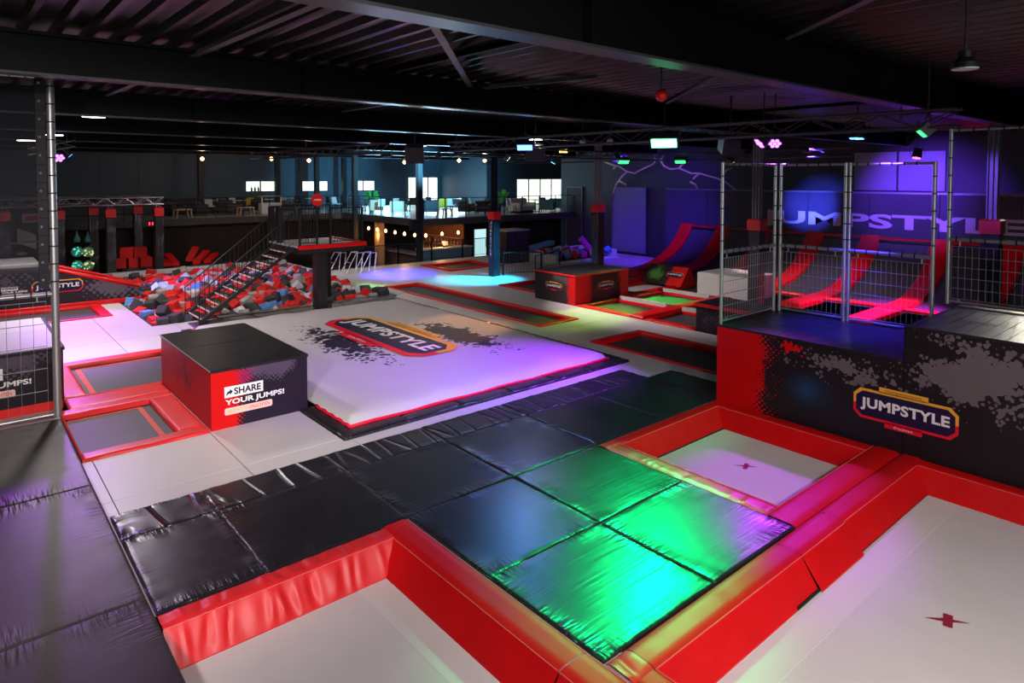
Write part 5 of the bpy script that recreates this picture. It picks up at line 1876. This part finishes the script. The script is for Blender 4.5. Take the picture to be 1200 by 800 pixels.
# railings on the deck edge in front of the bar
t = thing('bar_railing', 'long black bar railing along the back edge of the grey deck', 'railing', (17.0, DECK_BACK - .1, 0))
xr = 12.6
while xr < 22.0:
    bar_rail(t, (xr, DECK_BACK - .1), (xr + 1.9, DECK_BACK - .1), 0.0, .95, 19, .025, .008)
    xr += 1.9
t = thing('bar_railing', 'short black bar railing beside the white lettered column', 'railing', (18.5, 21.4, 0))
bar_rail(t, (17.95, 21.6), (19.5, 20.9), 0.0, .95, 13, .03, .009)
t = thing('bar_railing', 'pale bar railing bordering the small foam basin', 'railing', (20.5, 22.0, 0))
bar_rail(t, (19.7, 21.5), (22.1, 22.4), 0.0, .70, 18, .02, .009)
# light blue counter behind the railing
t = thing('low_counter', 'light blue counter behind the bar railing', 'counter', (20.4, 29.0, -1.2))
q0, q1 = GY(495, 300, 28.6), GY(553, 300, 28.6)
for k in range(3):
    xa = q0.x + (q1.x - q0.x) * k / 3
    xb = q0.x + (q1.x - q0.x) * (k + 1) / 3 - .02
    MB().box(xa, xb, 28.6, 28.64, -1.2, .42).build('panel', M['blue_plastic'], t)
MB().cbox(q0.x - .05, q1.x + .05, 28.55, 29.2, .42, .47, .01).build('worktop', M['white_pl'], t)
# till on the counter
q = GY(523, 287, 28.8)
t = thing('till', 'small pale till standing on the light blue counter', 'till', (q.x, 28.85, .47))
MB().box(q.x - .10, q.x + .10, 28.8, 29.0, .47, .53).build('base', M['dark_fab'], t)
MB().hexa([(q.x - .16, 28.85, .56), (q.x + .16, 28.85, .56), (q.x + .16, 28.88, .56), (q.x - .16, 28.88, .56), (q.x - .16, 28.93, .80), (q.x + .16, 28.93, .80), (q.x + .16, 28.96, .80), (q.x - .16, 28.96, .80)]).build('screen', M['white_pl'], t)
MB().tube((q.x, 28.9, .53), (q.x, 28.9, .66), .03, 6).build('neck', M['dark_fab'], t)
# dark kiosk beside the lettered column
t = thing('kiosk', 'dark kiosk with a thin pale counter edge beside the lettered column', 'kiosk', (21.2, 25.2, 0))
a, c = GY(594, 300, 24.3), GY(620, 300, 24.3)
MB().box(a.x, c.x, 24.3, 25.4, 0, 1.55).build('body', M['ply_black'], t)
MB().box(a.x - .05, c.x + .05, 24.25, 25.45, 1.55, 1.60).build('top', M['alu'], t)
MB().box(a.x + .06, c.x - .06, 24.27, 24.3, .08, 1.45).build('front_panel', M['black_mat'], t)
# metal chair frames leaning under the dive platform
for k, px in enumerate((392, 412, 428)):
    q = G(px, 319.5, 0)
    t = thing('metal_trestle', 'slanted metal trestle standing under the dive platform', 'trestle', q, 'metal trestles')
    for s in (0, .5):
        MB().path([(q.x - .25, q.y + s, 0), (q.x + .25, q.y + s, .85), (q.x + .55, q.y + s, .85)], .02, 6).build('leg', M['alu'], t)
        MB().path([(q.x + .55, q.y + s, .85), (q.x + .45, q.y + s, 0)], .02, 6).build('leg', M['alu'], t)
    MB().tube((q.x + .25, q.y, .85), (q.x + .25, q.y + .5, .85), .02, 6).tube((q.x, q.y, .42), (q.x, q.y + .5, .42), .016, 6).build('crossbar', M['alu'], t)
# loudspeaker on the balcony column
q = Vector((17.75, 28.0, 1.55))
t = thing('loudspeaker', 'black loudspeaker mounted on the balcony column', 'loudspeaker', q)
MB().cbox(q.x - .45, q.x - .05, q.y - .2, q.y + .1, q.z, q.z + .55, .03).build('cabinet', M['black_metal'], t)
MB().lathe([(.12, 0), (.10, .01)], (q.x - .25, q.y - .21, q.z + .2), 12).build('grille', M['black_rubber'], t)
MB().box(q.x - .05, q.x + .12, q.y - .06, q.y + .05, q.z + .2, q.z + .3).build('bracket', M['black_metal'], t)

# ------------------------------------------------------------------ lighting rig
TX, TZ = 11.45, 5.08
truss('light_truss', (TX, 3.2, TZ), (TX, 16.2, TZ), .26, 'long dark lighting truss hung across the hall, carrying the green flood lamp', M['truss_dark'], .024, .010, .55)
truss('light_truss', (TX + .2, 16.4, 4.98), (21.5, 16.4, 4.98), .26, 'lighting truss running from the long truss towards the lightning sculpture', M['truss_dark'], .024, .010, .55)
truss('light_truss', (21.6, 9.0, 4.98), (21.6, 27.5, 4.98), .26, 'far lighting truss above the curved red strips', M['truss_dark'], .024, .010, .55)
truss('light_truss', (TX - 2.0, 16.6, 5.0), (TX - 2.0, 27.0, 5.0), .26, 'lighting truss above the dive platform side of the deck', M['truss_dark'], .024, .010, .55)
for (x, y) in ((TX, 4.0), (TX, 9.95), (TX, 15.95), (21.6, 9.95), (21.6, 15.95), (21.6, 22.0), (TX - 2.0, 22.0)):
    tag(MB().tube((x, y, 5.10), (x, y, 5.42 if y > 5 else 5.30), .015, 6).build('truss_hanger', M['black_metal']), 'short steel hanger fixing a lighting truss to a roof beam', 'hanger', 'truss hangers')


def at_dist(px, py, dist):
    d = ray(px, py)
    s = dist / hypot(d.x, d.y)
    return Vector((d.x * s, d.y * s, CAM_H + d.z * s))


def fixture(name, label, px, py, led, target, hang, z=4.9, size=.16, kind='flood', dist=None, body=None, at=None):
    c = Vector(at) if at else (at_dist(px, py, dist) if dist else G(px, py, z))
    t = thing(name, label, 'spotlight', c)
    d = (Vector(target) - c).normalized()
    side = d.cross(Vector((0, 0, 1))).normalized()
    up = side.cross(d)
    bm_ = body or M['black_metal']
    if kind == 'flood':
        w_, h_ = size * 1.5, size * .7
        q = []
        for dd_ in (-.16, -.01):
            q += [c + d * dd_ - side * w_ - up * h_, c + d * dd_ + side * w_ - up * h_, c + d * dd_ + side * w_ + up * h_, c + d * dd_ - side * w_ + up * h_]
        MB().hexa(q).build('housing', bm_, t)
        w2, h2 = w_ * .86, h_ * .8
        MB().add([c + d * .0 - side * w2 - up * h2, c + d * .0 + side * w2 - up * h2, c + d * .0 + side * w2 + up * h2, c + d * .0 - side * w2 + up * h2], [(0, 1, 2, 3)]).build('led_panel', led, t)
    else:
        MB().tube(c - d * .30, c, size * .8, 14, size).build('can', bm_, t, smooth='auto')
        b = MB()
        for k in range(7):
            a = k * 2 * pi / 6
            r = 0 if k == 6 else size * .58
            e = c + d * .004 + (side * cos(a) + up * sin(a)) * r
            b.tube(e, e + d * .006, size * .26, 8)
        b.build('led_ring', led, t)
    hz = hang
    top = Vector((c.x, c.y, hz))
    for s in (-1, 1):
        MB().path([c - d * .12 + side * size * 1.55 * s, c - d * .12 + side * size * 1.55 * s + Vector((0, 0, .18)), Vector((c.x, c.y, c.z + .26)) - d * .12], .012, 5).build('yoke_arm', M['black_metal'], t)
    MB().tube(Vector((c.x, c.y, c.z + .25)) - d * .12, Vector((c.x - d.x * .12, c.y - d.y * .12, max(hz, c.z + .3))), .014, 6).build('stem', M['black_metal'], t)
    return c, d


def lamp(name, label, px, py, led, target, watts, col, angle=40, blend=.7, sz=.12, **kw):
    c, d = fixture(name, label, px, py, led, target, kw.pop('hang', 5.985), **kw)
    if watts:
        spot(name + '_beam', c + d * .06, target, watts, col, angle, blend, sz)
    return c


lamp('flood_lamp', 'bright green flood lamp on the long lighting truss', 778, 168, M['g_green'], (6.35, 5.3, 0), 3900, (0.0, 1.0, 0.25), 28, .5, .22, z=4.86, size=.19, hang=5.94)
lamp('flood_lamp', 'small green striped flood lamp beside the tallest fence', 1080, 157, M['g_green_s'], (9.3, 8.0, 0), 600, (0.0, 1.0, 0.35), 42, .8, .12, z=4.86, size=.12)
lamp('moving_head', 'blue flood lamp on a dark speaker frame above the deck', 615, 173, M['g_blue'], (6.6, 8.2, 0), 330, (0.12, 0.28, 1.0), 50, .8, .16, z=4.9, size=.14)
lamp('par_can', 'purple lamp nearest the white column above the short fence panel', 890, 168, M['g_purple'], (8.8, 10.5, 0), 6300, (0.30, 0.02, 1.0), 46, .9, .15, z=4.9, size=.15, kind='par')
lamp('par_can', 'purple lamp right of its twin above the fenced platform', 908, 168, M['g_purple'], (9.0, 4.7, 0), 2600, (0.50, 0.05, 1.0), 28, .7, .15, z=4.9, size=.15, kind='par')
lamp('par_can', 'blue lamp with a ring of bright dots above the fence', 1004, 162, M['g_blue'], (12.3, 5.2, 1.45), 3000, (0.06, 0.03, 1.0), 44, .8, .15, z=4.9, size=.15, kind='par')
lamp('par_can', 'small pink lamp close to the lavender lit boards', 1074, 185, M['g_pink'], (22.0, 8.0, 0), 9000, (0.75, 0.05, 1.0), 60, .8, .15, dist=24.5, size=.15, kind='par')
lamp('flood_lamp', 'small green lamp above the left arm of the lightning sculpture', 731, 190, M['g_green_s'], (18.6, 13.6, 0), 5000, (0.1, 1.0, 0.1), 20, .6, .12, dist=27.0, size=.16)
lamp('flood_lamp', 'small green lamp above the right arm of the lightning sculpture', 797, 189, M['g_green_s'], (15.2, 13.9, 0), 4500, LIME, 22, .9, .12, dist=27.0, size=.16)
lamp('par_can', 'small violet lamp beside the green one near the lightning sculpture', 724, 184, M['g_purple'], (28.5, 21.5, 1.5), 4500, (0.12, 0.03, 1.0), 70, .8, .12, dist=27.5, size=.11, kind='par')
lamp('flood_lamp', 'small blue lamp before the four paned window', 648, 191, M['g_blue'], (16.6, 21.3, 0), 9000, (0.02, 0.55, 1.0), 40, 1.0, .12, dist=27.0, size=.15)
lamp('flood_lamp', 'orange lamp strip beside the pale speaker under the truss', 660, 177, M['g_amber'], (10.2, 14.2, 0), 3000, (1.0, .42, .14), 20, .8, .1, dist=25.0, size=.12)
lamp('flood_lamp', 'small blue lamp above the cafe balcony corner', 453, 183, M['g_blue'], (14.6, 24.6, 0), 11000, (0.03, 0.03, 1.0), 38, 1.0, .12, dist=26.0, size=.13)
lamp('flood_lamp', 'small yellow green lamp above the cafe tables', 536, 180, M['g_green_s'], (12.2, 22.4, 0), 4000, (0.2, 1.0, 0.25), 12, .8, .1, dist=22.0, size=.10)
lamp('flood_lamp', 'teal lamp lighting the pale cafe wall beside the tall window', 498, 186, M['g_blue'], (25.5, 44, 3.6), 9000, (0.15, 0.65, 1.0), 60, .8, .12, dist=31.0, size=.10)
lamp('flood_lamp', 'added white fill lamp on the truss above the red and black jump box', 0, 0, M['g_white'], (18.0, 12.6, 0), 1700, (1.0, .88, .86), 80, .8, .15, at=(13.6, 16.1, 4.75), size=.13)  # extra fill lamp, added to brighten the right trampoline field
lamp('flood_lamp', 'added warm fill lamp on the far truss aimed at the red curved strips', 0, 0, M['g_amber'], (23.6, 11.5, 0), 1300, (1.0, .7, .65), 66, .8, .15, at=(21.4, 13.0, 4.7), size=.11)  # added fill as well, lifts the red of the curved strips
spot('column_beam', G(1004, 162, 4.86), (17.6, 4.25, 3.6), 1500, (0.22, 0.08, 1.0), 24, .6, .1)
lamp('flood_lamp', 'tiny white lamp beside the purple column behind the tallest fence', 0, 0, M['g_white'], (12.4, 2.2, 1.98), 1500, (1.0, .95, .8), 16, .8, .12, at=(26.2, 4.75, 4.78), size=.05)
# washes on the lettered wall
lamp('par_can', 'dark lamp aimed at the giant letters from the far truss', 880, 181, M['g_blue'], (27.5, 13.0, 3.2), 30000, BLUE, 22, .9, .12, dist=24.0, size=.10, kind='par')
lamp('par_can', 'second dark lamp aimed at the giant letters from the far truss', 945, 176, M['g_blue'], (27.5, 9.3, 3.4), 12000, (0.16, 0.05, 1.0), 44, .9, .12, dist=23.5, size=.10, kind='par')
# lamps of the obstacle frame on the left
lamp('par_can', 'violet lamp on the small arm above the obstacle frame', 69, 185, M['g_purple'], (3.2, 21.5, 0), 3200, PURPLE, 42, .8, .15, dist=27.0, size=.20, kind='par')
lamp('par_can', 'blue white lamp at the tip of the small arm above the obstacle frame', 82, 182, M['g_blue'], (8.0, 27.5, 0), 4500, (0.25, 0.25, 1.0), 46, .8, .12, dist=27.2, size=.10, kind='par')
spot('violet_side_beam', at_dist(69, 185, 26.6), (0.2, 9.6, 0), 1300, (0.45, 0.05, 1.0), 20, .9, .2)
a0, a1 = at_dist(33, 178, 27.0), at_dist(88, 168, 27.0)
truss('lamp_arm', a0, a1, .2, 'small lattice arm carrying the violet lamps above the obstacle frame', M['brace'], .02, .01, .35)
for q in (a0, a1):
    tag(MB().tube(q, (q.x, q.y, 6.0), .012, 6).build('arm_hanger', M['black_metal']), 'thin rod carrying the small lattice arm from the ceiling', 'rod', 'rods of the lamp arm')
# pale speakers and dark cabinets hung on the trusses
for (px, py, dist, s, m, lab) in ((683, 167, 19.0, .10, 'white_pl', 'pale round speaker hung left of the steel column'), (715, 166, 19.0, .10, 'white_pl', 'pale round speaker hung right of the steel column'), (514, 182, 24.0, .12, 'dark_fab', 'dark round speaker hung above the cafe railing')):
    q = at_dist(px, py, dist)
    t = thing('hanging_speaker', lab, 'speaker', q)
    MB().sphere(q, s, 12, 8).build('shell', M[m], t, smooth=True)
    MB().tube(q + Vector((0, 0, s)), (q.x, q.y, 6.0), .012, 5).build('stem', M['black_metal'], t)
for (px, py, dist, w_, h_, m, lab) in ((486, 181, 20.0, .42, .5, 'black_metal', 'large black loudspeaker hanging left of the cafe windows'), (627, 180, 18.0, .40, .38, 'black_metal', 'large black loudspeaker hanging beside the blue flood lamp'), (856, 171, 15.5, .30, .34, 'ply_black', 'tilted black loudspeaker catching purple light above the short fence')):
    q = at_dist(px, py, dist)
    t = thing('hanging_loudspeaker', lab, 'loudspeaker', q)
    d = Vector((-.55, -.70, -.35)).normalized()
    sd_ = d.cross(Vector((0, 0, 1))).normalized() * w_ / 2 * 1.2
    up_ = sd_.normalized().cross(d) * h_ / 2
    MB().hexa([q - sd_ - up_ - d * .3, q + sd_ - up_ - d * .3, q + sd_ + up_ - d * .3, q - sd_ + up_ - d * .3, q - sd_ * 1.1 - up_ + d * .1, q + sd_ * 1.1 - up_ + d * .1, q + sd_ * 1.1 + up_ + d * .1, q - sd_ * 1.1 + up_ + d * .1]).build('cabinet', M[m], t)
    g0 = q + d * .105
    MB().add([g0 - sd_ - up_ * .9, g0 + sd_ - up_ * .9, g0 + sd_ + up_ * .9, g0 - sd_ + up_ * .9], [(0, 1, 2, 3)]).build('grille', M['black_rubber'], t)
    MB().tube(q, (q.x, q.y, 6.0), .02, 6).build('hanger', M['black_metal'], t)

# white ceiling lamps
def bay_lamp(px, py, dist, r, watts, label, on=True):
    q = at_dist(px, py, dist)
    t = thing('ceiling_lamp', label, 'lamp', q, 'white lamps under the roof')
    MB().lathe([(r, 0), (r * .95, .05), (r * .5, .10), (.06, .16)], q, 18).build('housing', M['black_metal'], t, smooth='auto')
    MB().lathe([(r * .9, -.012), (r * .9, -.001)], q, 18).build('diffuser', M['g_white'] if on else M['white_pl'], t)
    MB().tube(q + Vector((0, 0, .15)), (q.x, q.y, 6.0), .01, 5).build('cord', M['black_metal'], t)
    if on and watts:
        spot('bay_light', q - Vector((0, 0, .05)), q - Vector((0, 0, 4)), watts, WHITE, 140, .5, r)


for (px, py, dist, r, wt) in ((110, 136.5, 18.0, .26, 1700), (64, 158, 24.0, .24, 900), (32, 164.5, 26.0, .3, 700), (258, 168, 30.0, .22, 500), (388, 172.5, 30.0, .2, 500), (494, 171, 25.0, .18, 250), (628, 163.5, 18.0, .2, 250)):
    bay_lamp(px, py, dist, r, wt, 'round white lamp hanging in the row under the dark roof')
bay_lamp(1131, 80, 7.5, .12, 0, 'unlit round lamp hanging above the tallest fence', False)
# white wash lamps added to brighten the foreground, unseen near the camera
for (at, target, wt, ang, lab) in (((1.6, -1.2, 5.15), (3.4, 6.0, 0), 1500, 100, 'added white wash lamp over the lowest charcoal mat'), ((5.6, -1.6, 5.1), (8.6, 3.6, 0), 1100, 95, 'added white wash lamp over the large white trampoline'),
                              ((-2.2, 2.6, 5.15), (3.0, 13.0, 0), 2500, 72, 'added white wash lamp left of the charcoal mats'), ((1.4, 2.4, 5.1), (6.6, 15.8, 0), 2800, 46, 'added white wash lamp aimed at the air bag')):
    lamp('added_wash_lamp', lab, 0, 0, M['g_white'], target, wt, WHITE, ang, .8, .25, at=at, size=.2, hang=5.93)
q = at_dist(775, 112, 10.0)
t = thing('alarm_dome', 'small red alarm dome under the ceiling', 'alarm', q)
MB().sphere(q, .09, 12, 8).build('dome', M['red_pad'], t, smooth=True)
MB().tube(q, (q.x, q.y, 6.0), .012, 5).build('rod', M['black_metal'], t)
